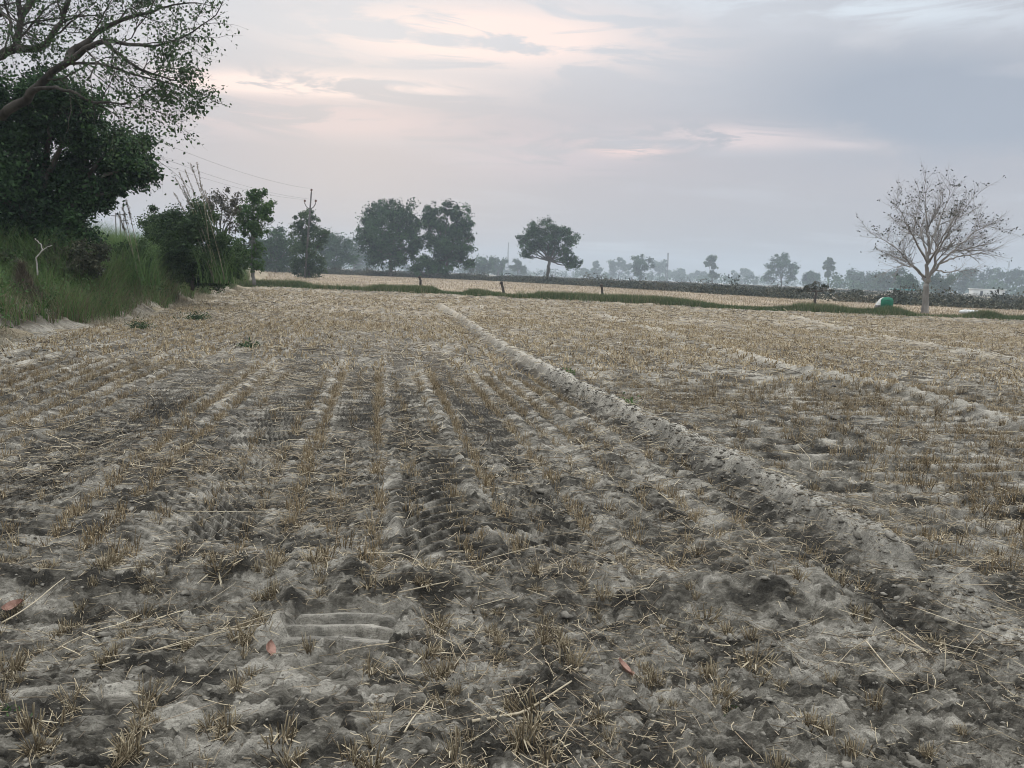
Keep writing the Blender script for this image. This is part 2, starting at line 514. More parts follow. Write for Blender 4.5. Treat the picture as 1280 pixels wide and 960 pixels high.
CUT = gp(1165, 722)[:2]
CUT_A = float(np.hypot(*(np.diff(np.array(BUND1)[:4], axis=0).T)).sum()) - 0.05
TREAD = gp(428, 790)[:2]
TRACKS = [float(gp(px, py)[:2] @ DT) for px, py in ((428, 650), (240, 620), (70, 600), (640, 600), (505, 470), (335, 560), (150, 520))]

def bank_h(x, y):
    d, s, a = poly_dist(x, y, BANK)
    left = -d * s * -1.0
    left = np.where(s < 0, d, -d)                # metres to the left of the bank's foot
    wob = (fbm(x * 0.7, y * 0.7, 3, 40) - 0.5) * 0.9
    l = left + wob
    h = 0.70 * sstep(l, -0.15, 1.5) + 0.60 * sstep(l, 1.3, 4.5)
    h = h + sstep(l, -0.4, 0.6) * (fbm(x * 2.1, y * 2.1, 4, 43) - 0.45) * 0.35
    return h, left
def h_large(x, y):
    h, l = bank_h(x, y)
    h = h + (fbm(x * 0.16, y * 0.16, 2, 3) - 0.5) * 0.10 * sstep(y, 0, 6)
    # low berm that closes the far side of the field
    d, s, a = poly_dist(x, y, EDGE)
    h = h + 0.22 * np.exp(-((d - 0.6) / 1.1) ** 2) * (l < 0.5)
    return h

def field_h(x, y):
    """detailed relief; returns height and how much pale bund dust lies there"""
    h, left = bank_h(x, y)
    h = h + (fbm(x * 0.16, y * 0.16, 2, 3) - 0.5) * 0.10 * sstep(y, 0, 6)
    s = x * DS[0] + y * DS[1]; t = x * DT[0] + y * DT[1]
    d1, sd1, a1 = poly_dist(x, y, BUND1)
    d2, sd2, a2 = poly_dist(x, y, BUND2)
    d3, sd3, a3 = poly_dist(x, y, BUND3)
    dE, sE, aE = poly_dist(x, y, EDGE)
    right = sstep(-sd1 * d1, 0.0, 0.4)            # side of the long bund (travel runs away from camera; see sign below)
    right = sstep(sd1 * d1, 0.05, 0.5)
    bankm = sstep(left, -0.8, 0.1)
    # --- left field: rows along s with tyre-lug ribs between them
    tw = t + (vn(s * 0.5, t * 0.4, 5) - 0.5) * 0.07
    ph = tw / 0.25
    row = np.cos(2 * math.pi * ph)
    lane = np.floor(ph)
    lv = _h(lane.astype(np.int64), np.zeros(lane.shape, np.int64), 77)
    per = 0.105 + 0.045 * lv
    sp = s / per + (fbm(s * 1.3, t * 1.3, 2, 8) - 0.5) * 0.9
    fr = sp - np.floor(sp)
    rib = sstep(fr, 0.0, 0.22) * (1 - 0.75 * fr ** 1.6) * (1 - sstep(fr, 0.93, 1.0) * 0.3)   # lug prints: steep front, sloping top
    ribm = sstep(-row, -0.6, 0.1) * (0.25 + 0.75 * sstep(fbm(s * 0.35 + lane * 3.1, t * 0.8, 2, 11), 0.36, 0.52))
    # wheel tracks: pressed bands with straight, even lug bars right across
    trk = np.zeros(x.shape)
    for i, tc_ in enumerate(TRACKS):
        wob = (vn(s * 0.45 + i * 9.1, s * 0, 90 + i) - 0.5) * 0.12
        trk = np.maximum(trk, sstep(0.23 - np.abs(t - tc_ - wob), 0, 0.05) * (0.55 + 0.45 * sstep(vn(s * 0.35 + i * 5.3, s * 0, 96 + i), 0.22, 0.45)))
    trk = trk * sstep(y, 3.75, 4.1)
    spt = s / (0.125 + 0.018 * np.sin(t * 3)) + 0.08 * np.sin(t * 7.0) + (fbm(s * 0.8, t * 1.0, 2, 99) - 0.5) * 0.5
    ft = spt - np.floor(spt)
    ribt = sstep(ft, 0.0, 0.16) * (1 - 0.8 * ft ** 1.4)
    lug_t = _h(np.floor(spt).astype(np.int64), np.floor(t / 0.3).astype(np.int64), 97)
    hl = 0.014 * -row * (0.4 + vn(s * 1.1, t * 1.1, 12)) + 0.044 * ribm * (rib - 0.45)
    # --- right field: rows across, lumpier
    sw = s + (fbm(s * 0.6, t * 0.5, 3, 15) - 0.5) * 0.30
    q = sw / 0.31
    fr2 = q - np.floor(q)
    hr = 0.085 * (sstep(fr2, 0.0, 0.2) * (1 - 0.8 * fr2 ** 1.5) - 0.4) * (0.3 + 0.7 * sstep(fbm(s * 0.8, t * 0.5, 3, 17), 0.34, 0.55))
    headland = 1 - sstep(y + (fbm(x * 0.9, y * 0.9, 2, 19) - 0.5) * 0.8, 3.0, 3.9)
    hl = hl * (1 - trk) + trk * (0.058 * (ribt - 0.5) - 0.012)
    trk = trk * (1 - right) * (1 - bankm)
    hf = hl * (1 - right) + hr * right
    hf = hf * (1 - 0.5 * headland) * (1 - bankm)
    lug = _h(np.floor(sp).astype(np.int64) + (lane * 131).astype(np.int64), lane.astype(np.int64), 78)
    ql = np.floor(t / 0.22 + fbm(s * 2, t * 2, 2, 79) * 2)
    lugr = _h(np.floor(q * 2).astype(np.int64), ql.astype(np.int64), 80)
    # --- clods, crust plates and crumbs everywhere
    near = 1 - 0.5 * sstep(y, 8, 25)
    wx = x + (fbm(x * 5, y * 5, 2, 21) - 0.5) * 0.10; wy = y + (fbm(x * 5, y * 5, 2, 22) - 0.5) * 0.10
    f1, f2, idv = worley(wx * 6.0, wy * 6.0, 23)
    plate = sstep(f2 - f1, 0.02, 0.16)
    pm = sstep(fbm(x * 0.9, y * 0.9, 3, 25), 0.40, 0.60)
    cl = (plate - 0.7) * 0.022 * (0.3 + idv) * (0.35 + 0.65 * pm)
    g1, g2, idg = worley(x * 17.0 + fbm(x * 9, y * 9, 2, 30), y * 17.0, 27)
    gm = sstep(fbm(x * 1.7, y * 1.7, 3, 29), 0.42, 0.58)
    crumbs = np.maximum(0, 0.62 - g1) * 0.045 * (idg > 0.45) * gm
    rough = (fbm(x * 3.3, y * 3.3, 5, 31, 0.5) - 0.5) * 0.040
    tn = fbm(wx * 2.6, wy * 4.2, 4, 41, 0.5) * 13.0
    tf = tn - np.floor(tn)
    ledge = (np.floor(tn) + sstep(tf, 0.86, 1.0)) / 13.0 - fbm(wx * 2.6, wy * 4.2, 4, 41, 0.5)
    rough = rough + ledge * (0.09 + 0.16 * headland) * sstep(fbm(x * 1.2, y * 1.2, 3, 42), 0.33, 0.55) * near
    spk = (1 - np.abs(fbm(x * 19, y * 23, 3, 44, 0.6) * 2 - 1)) ** 2
    rough = rough + (spk - 0.6) * 0.014 * near * sstep(fbm(x * 2.4, y * 2.4, 3, 45), 0.42, 0.60)
    rough = rough + 0.016 * near * (fbm(x * 24, y * 30, 3, 48, 0.6) - 0.5) * (0.5 + sstep(fbm(x * 2, y * 2, 2, 49), 0.35, 0.6))
    rid = (0.5 - np.abs(fbm(x * 2.3 + 7, y * 4.6, 4, 33) - 0.5) * 2) * 0.035
    h = h + hf + near * (cl + crumbs) * (1 - 0.75 * trk) + rough * (0.75 + 0.5 * headland) * (1 - 0.7 * trk) + rid * (0.2 + 0.8 * headland)
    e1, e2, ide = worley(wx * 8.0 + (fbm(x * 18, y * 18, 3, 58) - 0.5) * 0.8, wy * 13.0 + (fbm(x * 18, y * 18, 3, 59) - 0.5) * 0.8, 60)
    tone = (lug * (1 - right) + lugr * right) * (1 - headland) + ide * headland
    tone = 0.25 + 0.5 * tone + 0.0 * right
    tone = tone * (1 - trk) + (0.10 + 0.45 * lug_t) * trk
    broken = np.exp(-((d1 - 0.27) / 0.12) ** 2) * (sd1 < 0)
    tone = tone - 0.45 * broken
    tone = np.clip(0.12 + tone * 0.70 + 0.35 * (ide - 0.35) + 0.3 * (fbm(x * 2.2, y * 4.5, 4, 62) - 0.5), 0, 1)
    # --- the low ridge thrown up across the foreground
    yr = 3.42 + 0.05 * x + (fbm(x * 0.8, y * 0 + 2.0, 2, 35) - 0.5) * 0.35
    h = h + (0.085 + 0.09 * (fbm(x * 5, y * 5, 3, 47) - 0.5)) * np.exp(-((y - yr) / 0.15) ** 2) * sstep(fbm(x * 1.1, y * 0.4, 2, 36), 0.30, 0.5)
    h = h - 0.045 * np.exp(-((y - yr + 0.30) / 0.14) ** 2)
    # --- deep tread print in the foreground
    tx = (x - TREAD[0]); ty = (y - TREAD[1])
    en = (fbm(x * 12, y * 12, 3, 38) - 0.5) * 0.12
    m = sstep(0.245 - np.abs(tx) + en, 0, 0.04) * sstep(0.255 - np.abs(ty) + en * 0.6, 0, 0.04)
    rim = np.exp(-((np.maximum(np.abs(tx) - 0.27, np.abs(ty) - 0.24)) / 0.05) ** 2)
    h = h + rim * 0.05 * sstep(fbm(x * 7, y * 7, 3, 39), 0.35, 0.6)
    k = (ty + 0.05 * np.abs(tx) ** 2 * 8) / 0.118
    kf = k - np.floor(k)
    pr = -0.055 + 0.066 * sstep(kf, 0, 0.13) * (1 - 0.65 * kf ** 1.6) + 0.008 * (fbm(x * 14, y * 14, 3, 46) - 0.5)
    base = (fbm(x * 3.3, y * 3.3, 2, 31) - 0.5) * 0.03
    h = h * (1 - m) + (base + pr + 0.004 * (fbm(x * 22, y * 22, 3, 37) - 0.5)) * m
    # --- bunds
    w1 = fbm(a1 * 2.3, x * 0 + 1.0, 3, 50)
    top = 0.125 + 0.08 * (w1 - 0.5) + 0.08 * (fbm(x * 7.0, y * 7, 4, 52) - 0.5)
    prof = np.where(sd1 > 0, np.exp(-(d1 / 0.12) ** 2), np.exp(-(np.maximum(d1 - 0.01, 0) / 0.085) ** 4))
    cutd = np.hypot((x - CUT[0]) / 0.30, (y - CUT[1]) / 0.20)
    cut = sstep(cutd, 0.75, 1.05)
    h = h * (1 - 0.45 * prof) + top * prof * (0.15 + 0.85 * cut) * (1 - 0.65 * sstep(a1 * -1.0, -CUT_A, -CUT_A + 0.35))
    h = h - 0.05 * np.exp(-((d1 - 0.32) / 0.13) ** 2) * (sd1 < 0)
    h = h - 0.07 * np.exp(-(cutd / 0.8) ** 4)
    p2 = np.exp(-(d2 / 0.20) ** 2); p3 = np.exp(-(d3 / 0.32) ** 2)
    m2 = 0.35 + 0.65 * sstep(fbm(a2 * 0.35, d2 * 0, 2, 53), 0.35, 0.55)
    h = h + 0.11 * p2 * m2 + 0.10 * p3 + 0.16 * np.exp(-((dE - 0.6) / 0.9) ** 2) * (1 - bankm)
    crumb_edge = 0.11 * (fbm(x * 9, y * 9, 4, 54) - 0.5)
    h = h + crumb_edge * np.exp(-((d1 - 0.17) / 0.12) ** 2)
    foot = np.exp(-((left + 0.25) / 0.55) ** 2)
    dust = np.clip(0.9 * np.exp(-(np.where(sd1 > 0, d1 * 1.0, d1 * 1.3) / 0.14) ** 2) + 0.8 * p2 * m2 + 0.7 * p3
                   + 0.8 * foot * sstep(fbm(x * 1.2, y * 1.2, 3, 56), 0.40, 0.58) + m * 0.35, 0, 1)
    dust = dust * (0.6 + 0.4 * sstep(fbm(x * 6, y * 6, 4, 57), 0.34, 0.6))
    return h, dust, tone

def make_field():
    # rows of vertices are evenly spaced in the angle below the horizon, so near soil gets the finest mesh
    inv = np.linspace(1 / 1.15, 1 / 70.0, 1650)
    yd = 1 / inv
    yd = yd + 0.0
    u = np.linspace(-1, 1, 1080)
    Yg, U = np.meshgrid(yd, u, indexing='ij')
    Xg = U * (0.80 * Yg + 1.1)
    H, D, TN = field_h(Xg.ravel(), Yg.ravel())
    V = np.stack([Xg.ravel(), Yg.ravel(), H], 1)
    ny, nx = Yg.shape
    i = np.arange(ny - 1)[:, None] * nx + np.arange(nx - 1)[None, :]
    Q = np.stack([i, i + 1, i + nx + 1, i + nx], -1).reshape(-1, 4)
    o = np_obj('field', V, [Q], M['soil'], var=D, smooth=False)
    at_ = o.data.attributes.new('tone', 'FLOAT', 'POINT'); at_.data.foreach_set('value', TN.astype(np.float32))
    tag(o, 'grey clay field of cut wheat stubble with bunds and tyre prints', 'field', kind='structure')
    return o
make_field()

# coarse ground sheet under and round everything, out to the horizon
def make_ground():
    a = np.linspace(-1, 1, 240)
    gx = np.sinh(a * 5.2) / math.sinh(5.2) * 1500
    b = np.linspace(-1, 1, 300)
    gy = 40 + np.sinh(b * 4.6) / math.sinh(4.6) * 1450
    Yg, Xg = np.meshgrid(gy, gx, indexing='ij')
    x, y = Xg.ravel(), Yg.ravel()
    fade = sstep(np.hypot(x, y - 30), 160, 70)
    h = h_large(x, y) * np.clip(1 - (np.hypot(x, y - 30) - 70) / 90, 0, 1) - 0.12
    V = np.stack([x, y, h], 1)
    ny, nx = Yg.shape
    i = np.arange(ny - 1)[:, None] * nx + np.arange(nx - 1)[None, :]
    Q = np.stack([i, i + 1, i + nx + 1, i + nx], -1).reshape(-1, 4)
    tag(np_obj('ground', V, [Q], M['far_soil'], smooth=True), 'dusty brown open ground reaching to the horizon', 'ground', kind='structure')
make_ground()

# ripe field beyond the berm, and the scrub land behind it
YF_FAR = [tuple(gp(x, y)[:2]) for x, y in ((250, 336.5), (400, 343.0), (520, 347.5), (640, 353), (760, 360.0), (880, 367.5), (1000, 375.5), (1140, 383), (1280, 389.5), (1500, 399))]
def sheet_between(name, A, B, z, mat, n=260, k=80, amp=0.06):
    A = np.array(A); B = np.array(B)
    def res(P):
        s = np.r_[0, np.cumsum(np.hypot(*np.diff(P, axis=0).T))]
        q = np.linspace(0, s[-1], n)
        return np.stack([np.interp(q, s, P[:, 0]), np.interp(q, s, P[:, 1])], 1)
    A = res(A); B = res(B)
    w = np.linspace(0, 1, k)[:, None, None]
    P = A[None] * (1 - w) + B[None] * w
    x, y = P[..., 0].ravel(), P[..., 1].ravel()
    h = z + amp * (fbm(x * 0.8, y * 0.8, 4, 61) - 0.5)
    V = np.stack([x, y, h], 1)
    i = np.arange(k - 1)[:, None] * n + np.arange(n - 1)[None, :]
    Q = np.stack([i, i + 1, i + n + 1, i + n], -1).reshape(-1, 4)
    return np_obj(name, V, [Q], mat, smooth=True), P
EB = [(x, y + 1.2) for x, y in EDGE]
EB[0] = (-34.0, 67.0)
fo, FP = sheet_between('far_field', EB, YF_FAR, 0.10, M['wheat'])
tag(fo, 'tan field of ripe stubble beyond the green berm', 'field', kind='structure')

# ------------------------------------------------------------------ stubble, straw, clods
def scatter(n, ymin, ymax, g, slope=0.78, extra=0.8):
    """points spread evenly per square metre over the camera's wedge of the field"""
    y = np.sqrt(g.uniform(ymin ** 2, ymax ** 2, n))
    x = g.uniform(-1, 1, n) * (slope * y + extra)
    return x, y
def snap_rows(x, y, g, jit=0.03):
    """move points to the nearest sowing row: along s on the left, along t right of the bund"""
    s = x * DS[0] + y * DS[1]; t = x * DT[0] + y * DT[1]
    d1, sd1, _ = poly_dist(x, y, BUND1)
    right = sd1 * d1 > 0.15
    tl = np.round(t / 0.25) * 0.25 + g.normal(0, jit, len(x))
    sr = np.round(s / 0.31) * 0.31 + g.normal(0, jit, len(x))
    t2 = np.where(right, t, tl); s2 = np.where(right, sr, s)
    return s2 * DS[0] + t2 * DT[0], s2 * DS[1] + t2 * DT[1], d1 * sd1
def keep_mask(x, y, side, g):
    h, left = bank_h(x, y)
    k = left < -0.2
    k &= ~((side > -0.26) & (side < 0.24))
    k &= ~((np.abs(x - TREAD[0]) < 0.3) & (np.abs(y - TREAD[1]) < 0.25))
    tt = x * DT[0] + y * DT[1]
    for tc_ in TRACKS:
        k &= ~((np.abs(tt - tc_) < 0.17) & (side < -0.2) & (y > 3.9) & (y < 14) & (g.random(len(x)) < 0.8))
    dE, sE, _ = poly_dist(x, y, EDGE)
    k &= ~((dE < 1.0) | (sE < 0))
    return k
def tuft_variant(g, n_st, hgt, spread):
    """a clump of cut stalks: three-sided stalks plus a few torn sheaths"""
    V = []; T = []; c = 0; var = []
    for i in range(n_st):
        a = g.uniform(0, 2 * math.pi); rr = min(abs(g.normal(0, spread)), 1.5 * spread)
        p = np.array([math.cos(a) * rr, math.sin(a) * rr * 0.6, -0.015])
        h = hgt * g.uniform(0.45, 1.1)
        ln = g.uniform(0.05, 0.55)
        az = a + g.normal(0, 0.8)
        d = np.array([math.cos(az) * ln, math.sin(az) * ln, 1.0]); d /= np.linalg.norm(d)
        q = p + d * h
        r = g.uniform(0.0013, 0.0024)
        s1 = np.cross(d, [0.3, 0.9, 0.1]); s1 /= np.linalg.norm(s1); s2 = np.cross(d, s1)
        ring = [s1 * r, (-0.5 * s1 + 0.87 * s2) * r, (-0.5 * s1 - 0.87 * s2) * r]
        V += [p + e for e in ring] + [q + e * 0.8 for e in ring]
        for j in range(3):
            T.append([c + j, c + (j + 1) % 3, c + 3 + (j + 1) % 3, c + 3 + j])
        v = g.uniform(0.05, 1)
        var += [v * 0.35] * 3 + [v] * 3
        c += 6
        if g.random() < 0.35:                       # a torn leaf sheath
            w = g.uniform(0.0015, 0.0032)
            e = np.array([math.cos(az + 1.2), math.sin(az + 1.2), 0]) * w
            m1 = p + d * h * 0.55
            m2 = m1 + np.array([math.cos(az), math.sin(az), 0]) * hgt * 0.35 + np.array([0, 0, hgt * g.uniform(-0.25, 0.15)])
            V += [m1 - e, m1 + e, m2 + e * 0.4, m2 - e * 0.4]
            T.append([c, c + 1, c + 2, c + 3]); c += 4
            var += [g.uniform(0.3, 0.9)] * 4
    return np.array(V), np.array(T), np.array(var)
g = np.random.default_rng(11)
VARS = [tuft_variant(g, int(g.integers(22, 46)), g.uniform(0.07, 0.125), g.uniform(0.018, 0.034)) for _ in range(10)]
VARS_MID = [tuft_variant(g, int(g.integers(9, 14)), g.uniform(0.075, 0.115), g.uniform(0.02, 0.035)) for _ in range(8)]
def far_variant(g):
    V, T, var = [], [], []
    n = 4
    for i in range(n):
        a = g.uniform(0, math.pi); c = i * 4
        p = np.array([g.normal(0, 0.03), g.normal(0, 0.03), -0.01])
        e = np.array([math.cos(a), math.sin(a), 0]) * g.uniform(0.006, 0.014)
        tip = p + np.array([g.normal(0, 0.03), g.normal(0, 0.03), g.uniform(0.035, 0.08)])
        V += [p - e, p + e, tip + e * 0.5, tip - e * 0.5]
        T.append([c, c + 1, c + 2, c + 3]); var += [g.uniform(0.2, 1)] * 4
    return np.array(V), np.array(T), np.array(var)
VARS_FAR = [far_variant(g) for _ in range(8)]
def replicate(variants, x, y, z, scale, rz, g):
    Vo, To, Ao = [], [], []; off = 0
    pick = g.integers(0, len(variants), len(x))
    for vi, (V, T, A) in enumerate(variants):
        k = pick == vi
        n = int(k.sum())
        if n == 0: continue
        c, s = np.cos(rz[k]), np.sin(rz[k]); sc = scale[k]
        P = np.empty((n, len(V), 3))
        P[..., 0] = (c[:, None] * V[None, :, 0] - s[:, None] * V[None, :, 1]) * sc[:, None] + x[k][:, None]
        P[..., 1] = (s[:, None] * V[None, :, 0] + c[:, None] * V[None, :, 1]) * sc[:, None] + y[k][:, None]
        P[..., 2] = V[None, :, 2] * sc[:, None] + z[k][:, None]
        Vo.append(P.reshape(-1, 3))
        To.append((T[None] + (np.arange(n) * len(V))[:, None, None] + off).reshape(-1, T.shape[1]))
        tint = g.normal(0, 0.16, n)
        Ao.append(np.clip(A[None] + tint[:, None], 0, 1).ravel())
        off += n * len(V)
    return np.concatenate(Vo), np.concatenate(To), np.concatenate(Ao)

def make_stubble():
    g = np.random.default_rng(12)
    dens = lambda x, y: sstep(fbm(x * 0.55, y * 0.40, 3, 71), 0.30, 0.62)
    # --- near clumps
    x, y = scatter(8500, 1.7, 11.0, g)
    x, y, side = snap_rows(x, y, g)
    k = keep_mask(x, y, side, g) & (g.random(len(x)) < 0.25 + 0.75 * dens(x, y)) & (y > 1.6)
    k &= (y > 3.4) | (g.random(len(x)) < 0.85)
    x, y = x[k], y[k]
    z, _, _ = field_h(x, y)
    o = np.argsort(y)
    x, y, z = x[o], y[o], z[o]
    vis = np.abs(x) < 0.70 * y + 0.1
    idx = np.where(vis & (y > 2.0))[0][:300]
    meshes = []
    for i, (V, T, A) in enumerate(VARS):
        me = np_mesh('stubble_tuft', V, [T], A)
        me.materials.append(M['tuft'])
        meshes.append(me)
    for j in idx:
        ob = bpy.data.objects.new('stubble_tuft', meshes[int(g.integers(0, len(meshes)))])
        COL.objects.link(ob)
        ob.location = (x[j], y[j], z[j])
        s = float(np.clip(g.lognormal(-0.45, 0.32), 0.38, 1.15))
        ob.scale = (s * g.uniform(0.9, 1.4), s * g.uniform(0.9, 1.4), s * g.uniform(0.55, 1.0))
        ob.rotation_euler = (g.normal(0, 0.18), g.normal(0, 0.18), g.uniform(0, 6.28))
        tag(ob, 'low tuft of dry cut wheat stalks rooted in the nearest grey soil', 'stubble tuft', 'stubble tufts in the nearest soil')
    rest = np.setdiff1d(np.arange(len(x)), idx)
    x, y, z = x[rest], y[rest], z[rest]
    parts = [replicate(VARS_MID, x, y, z, g.uniform(0.65, 1.25, len(x)), g.uniform(0, 6.28, len(x)), g)]
    # --- middle distance
    x, y = scatter(30000, 11.0, 26.0, g)
    x, y, side = snap_rows(x, y, g, 0.06)
    k = keep_mask(x, y, side, g) & (g.random(len(x)) < 0.18 + 0.62 * dens(x, y))
    x, y = x[k], y[k]; z, _, _ = field_h(x, y)
    parts.append(replicate(VARS_FAR, x, y, z, g.uniform(0.7, 1.3, len(x)), g.uniform(0, 6.28, len(x)), g))
    x, y = scatter(70000, 26.0, 62.0, g)
    x, y, side = snap_rows(x, y, g, 0.075)
    k = keep_mask(x, y, side, g) & (g.random(len(x)) < 0.2 + 0.6 * dens(x, y))
    x, y = x[k], y[k]; z, _, _ = field_h(x, y)
    parts.append(replicate(VARS_FAR, x, y, z, g.uniform(0.7, 1.4, len(x)), g.uniform(0, 6.28, len(x)), g))
    V, Q, A = [], [], []; off = 0
    for v, q, a in parts:
        V.append(v); Q.append(q + off); A.append(a); off += len(v)
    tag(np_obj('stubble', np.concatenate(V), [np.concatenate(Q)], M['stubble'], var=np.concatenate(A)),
        'dense rows of dry cut wheat stubble across the rest of the field', 'stubble', kind='stuff')
make_stubble()

def stalk_arrays(x, y, z, L, az, tilt, r, bend, g):
    """fallen stalks: three-sided, three-point bent tubes"""
    n = len(x)
    d = np.stack([np.cos(az) * np.cos(tilt), np.sin(az) * np.cos(tilt), np.sin(tilt)], 1)
    s1 = np.stack([-np.sin(az), np.cos(az), np.zeros(n)], 1)
    s2 = np.cross(d, s1)
    c = np.stack([x, y, z], 1)
    mids = [c - d * (L * 0.5)[:, None], c + s1 * (bend * L)[:, None], c + d * (L * 0.5)[:, None]]
    V = []
    for m_ in mids:
        for e1, e2 in ((1, 0), (-0.5, 0.87), (-0.5, -0.87)):
            V.append(m_ + s1 * (e1 * r)[:, None] + s2 * (e2 * r)[:, None])
    V = np.stack(V, 1)
    i0 = np.arange(n)[:, None] * 9
    Q = []
    for lvl in (0, 3):
        for j in range(3):
            j2 = (j + 1) % 3
            Q.append(np.concatenate([i0 + lvl + j, i0 + lvl + j2, i0 + lvl + 3 + j2, i0 + lvl + 3 + j], 1))
    A = np.repeat(g.uniform(0, 1, n), 9)
    return V.reshape(-1, 3), np.concatenate(Q), A
def make_litter():
    g = np.random.default_rng(13)
    parts = []
    for n, y0, y1, lm, rr in ((9000, 1.7, 5.0, 0.09, 0.0011), (26000, 1.7, 6.0, 0.035, 0.0013), (26000, 5.0, 12.0, 0.09, 0.0021), (24000, 12.0, 26.0, 0.14, 0.0045), (16000, 26, 55, 0.22, 0.009)):
        x, y = scatter(n, y0, y1, g)
        dm = sstep(fbm(x * 0.9, y * 0.9, 4, 81), 0.42, 0.60)
        h, left = bank_h(x, y)
        k = (g.random(n) < 0.25 + 0.75 * dm) & (left < 0.2)
        k &= ~((np.abs(x - TREAD[0]) < 0.28) & (np.abs(y - TREAD[1]) < 0.22))
        x, y = x[k], y[k]; n = len(x)
        z, _, _ = field_h(x, y)
        L = np.clip(g.lognormal(math.log(lm), 0.6, n), 0.03, 0.5)
        tilt = g.normal(0.06, 0.16, n)
        z = z + 0.006 + np.abs(np.sin(tilt)) * L * 0.35
        parts.append(stalk_arrays(x, y, z, L, g.uniform(0, 6.28, n), tilt, g.uniform(0.7, 1.5, n) * rr, g.normal(0, 0.05, n), g))
    V, Q, A = [], [], []; off = 0
    for v, q, a in parts:
        V.append(v); Q.append(q + off); A.append(a); off += len(v)
    tag(np_obj('straw_litter', np.concatenate(V), [np.concatenate(Q)], M['straw'], var=np.concatenate(A)),
        'thin broken straws strewn loose all over the soil', 'straw', kind='stuff')
make_litter()

def rock(g, r):
    """an irregular angular lump from a subdivided octahedron"""
    V = np.array([[1, 0, 0], [-1, 0, 0], [0, 1, 0], [0, -1, 0], [0, 0, 1], [0, 0, -1.0]])
    T = [[0, 2, 4], [2, 1, 4], [1, 3, 4], [3, 0, 4], [2, 0, 5], [1, 2, 5], [3, 1, 5], [0, 3, 5]]
    V = V.tolist(); nt = []; cache = {}
    def mid(a, b):
        k_ = (min(a, b), max(a, b))
        if k_ not in cache:
            m_ = (np.array(V[a]) + np.array(V[b])); m_ /= np.linalg.norm(m_)
            V.append(m_.tolist()); cache[k_] = len(V) - 1
        return cache[k_]
    for a, b, c in T:
        ab, bc, ca = mid(a, b), mid(b, c), mid(c, a)
        nt += [[a, ab, ca], [ab, b, bc], [ca, bc, c], [ab, bc, ca]]
    V = np.array(V) * g.uniform(0.45, 1.45, (len(V), 1)) * np.array([1, 0.75, 0.5]) * r
    return V, np.array(nt)
def make_clods():
    g = np.random.default_rng(14)
    vs = [(*rock(g, 1.0), None) for _ in range(10)]
    vs = [(v, t_, np.full(len(v), 0.5)) for v, t_, _ in vs]
    parts = []
    for n, y0, y1, r0 in ((9000, 1.7, 6.0, 0.0065), (5000, 6, 14, 0.010)):
        x, y = scatter(n, y0, y1, g)
        dm = sstep(fbm(x * 1.3, y * 1.3, 3, 85), 0.42, 0.6)
        h, left = bank_h(x, y)
        k = (g.random(n) < 0.15 + 0.85 * dm) & (left < 0.4)
        k &= ~((np.abs(x - TREAD[0]) < 0.26) & (np.abs(y - TREAD[1]) < 0.22))
        x, y = x[k], y[k]; z, _, _ = field_h(x, y)
        sc = np.clip(g.lognormal(math.log(r0), 0.55, len(x)), 0.004, 0.045)
        parts.append(replicate(vs, x, y, z + sc * 0.1, sc, g.uniform(0, 6.28, len(x)), g))
    octa = []
    for _ in range(8):
        v = np.array([[1, 0, 0], [0, 1, 0], [-1, 0, 0], [0, -1, 0], [0, 0, 1], [0, 0, -1.0]]) * g.uniform(0.5, 1.3, (6, 1)) * np.array([1, 0.8, 0.6])
        octa.append((v, np.array([[0, 1, 4], [1, 2, 4], [2, 3, 4], [3, 0, 4], [1, 0, 5], [2, 1, 5], [3, 2, 5], [0, 3, 5]]), np.full(6, 0.5)))
    x, y = scatter(60000, 1.7, 7.5, g)
    k = g.random(len(x)) < 0.1 + 0.9 * sstep(fbm(x * 1.8, y * 2.4, 4, 86), 0.42, 0.58)
    k &= ~((np.abs(x - TREAD[0]) < 0.24) & (np.abs(y - TREAD[1]) < 0.20))
    x, y = x[k], y[k]; z, _, _ = field_h(x, y)
    parts.append(replicate(octa, x, y, z, np.clip(g.lognormal(math.log(0.0042), 0.45, len(x)), 0.002, 0.012), g.uniform(0, 6.28, len(x)), g))
    # crumbled left face of the long bund and the lip of the cut
    n = 2200
    P = np.array(BUND1); s = np.r_[0, np.cumsum(np.hypot(*np.diff(P, axis=0).T))]
    q = g.uniform(0.6, 9.5, n)
    x = np.interp(q, s, P[:, 0]); y = np.interp(q, s, P[:, 1])
    nx = np.interp(q, s[:-1], np.diff(P[:, 1]) / np.diff(s)); ny = -np.interp(q, s[:-1], np.diff(P[:, 0]) / np.diff(s))
    dd = g.normal(-0.07, 0.10, n)
    x, y = x + nx * dd, y + ny * dd
    z, _, _ = field_h(x, y)
    sc = np.clip(g.lognormal(math.log(0.009), 0.6, n), 0.004, 0.035)
    parts.append(replicate(vs, x, y, z + sc * 0.1, sc, g.uniform(0, 6.28, n), g))
    V, Q, A = [], [], []; off = 0
    for v, q, a in parts:
        V.append(v); Q.append(q + off); A.append(a); off += len(v)
    tag(np_obj('clods', np.concatenate(V), [np.concatenate(Q)], M['clod']), 'small crumbled clods of grey soil lying on the field', 'clods', kind='stuff')
make_clods()

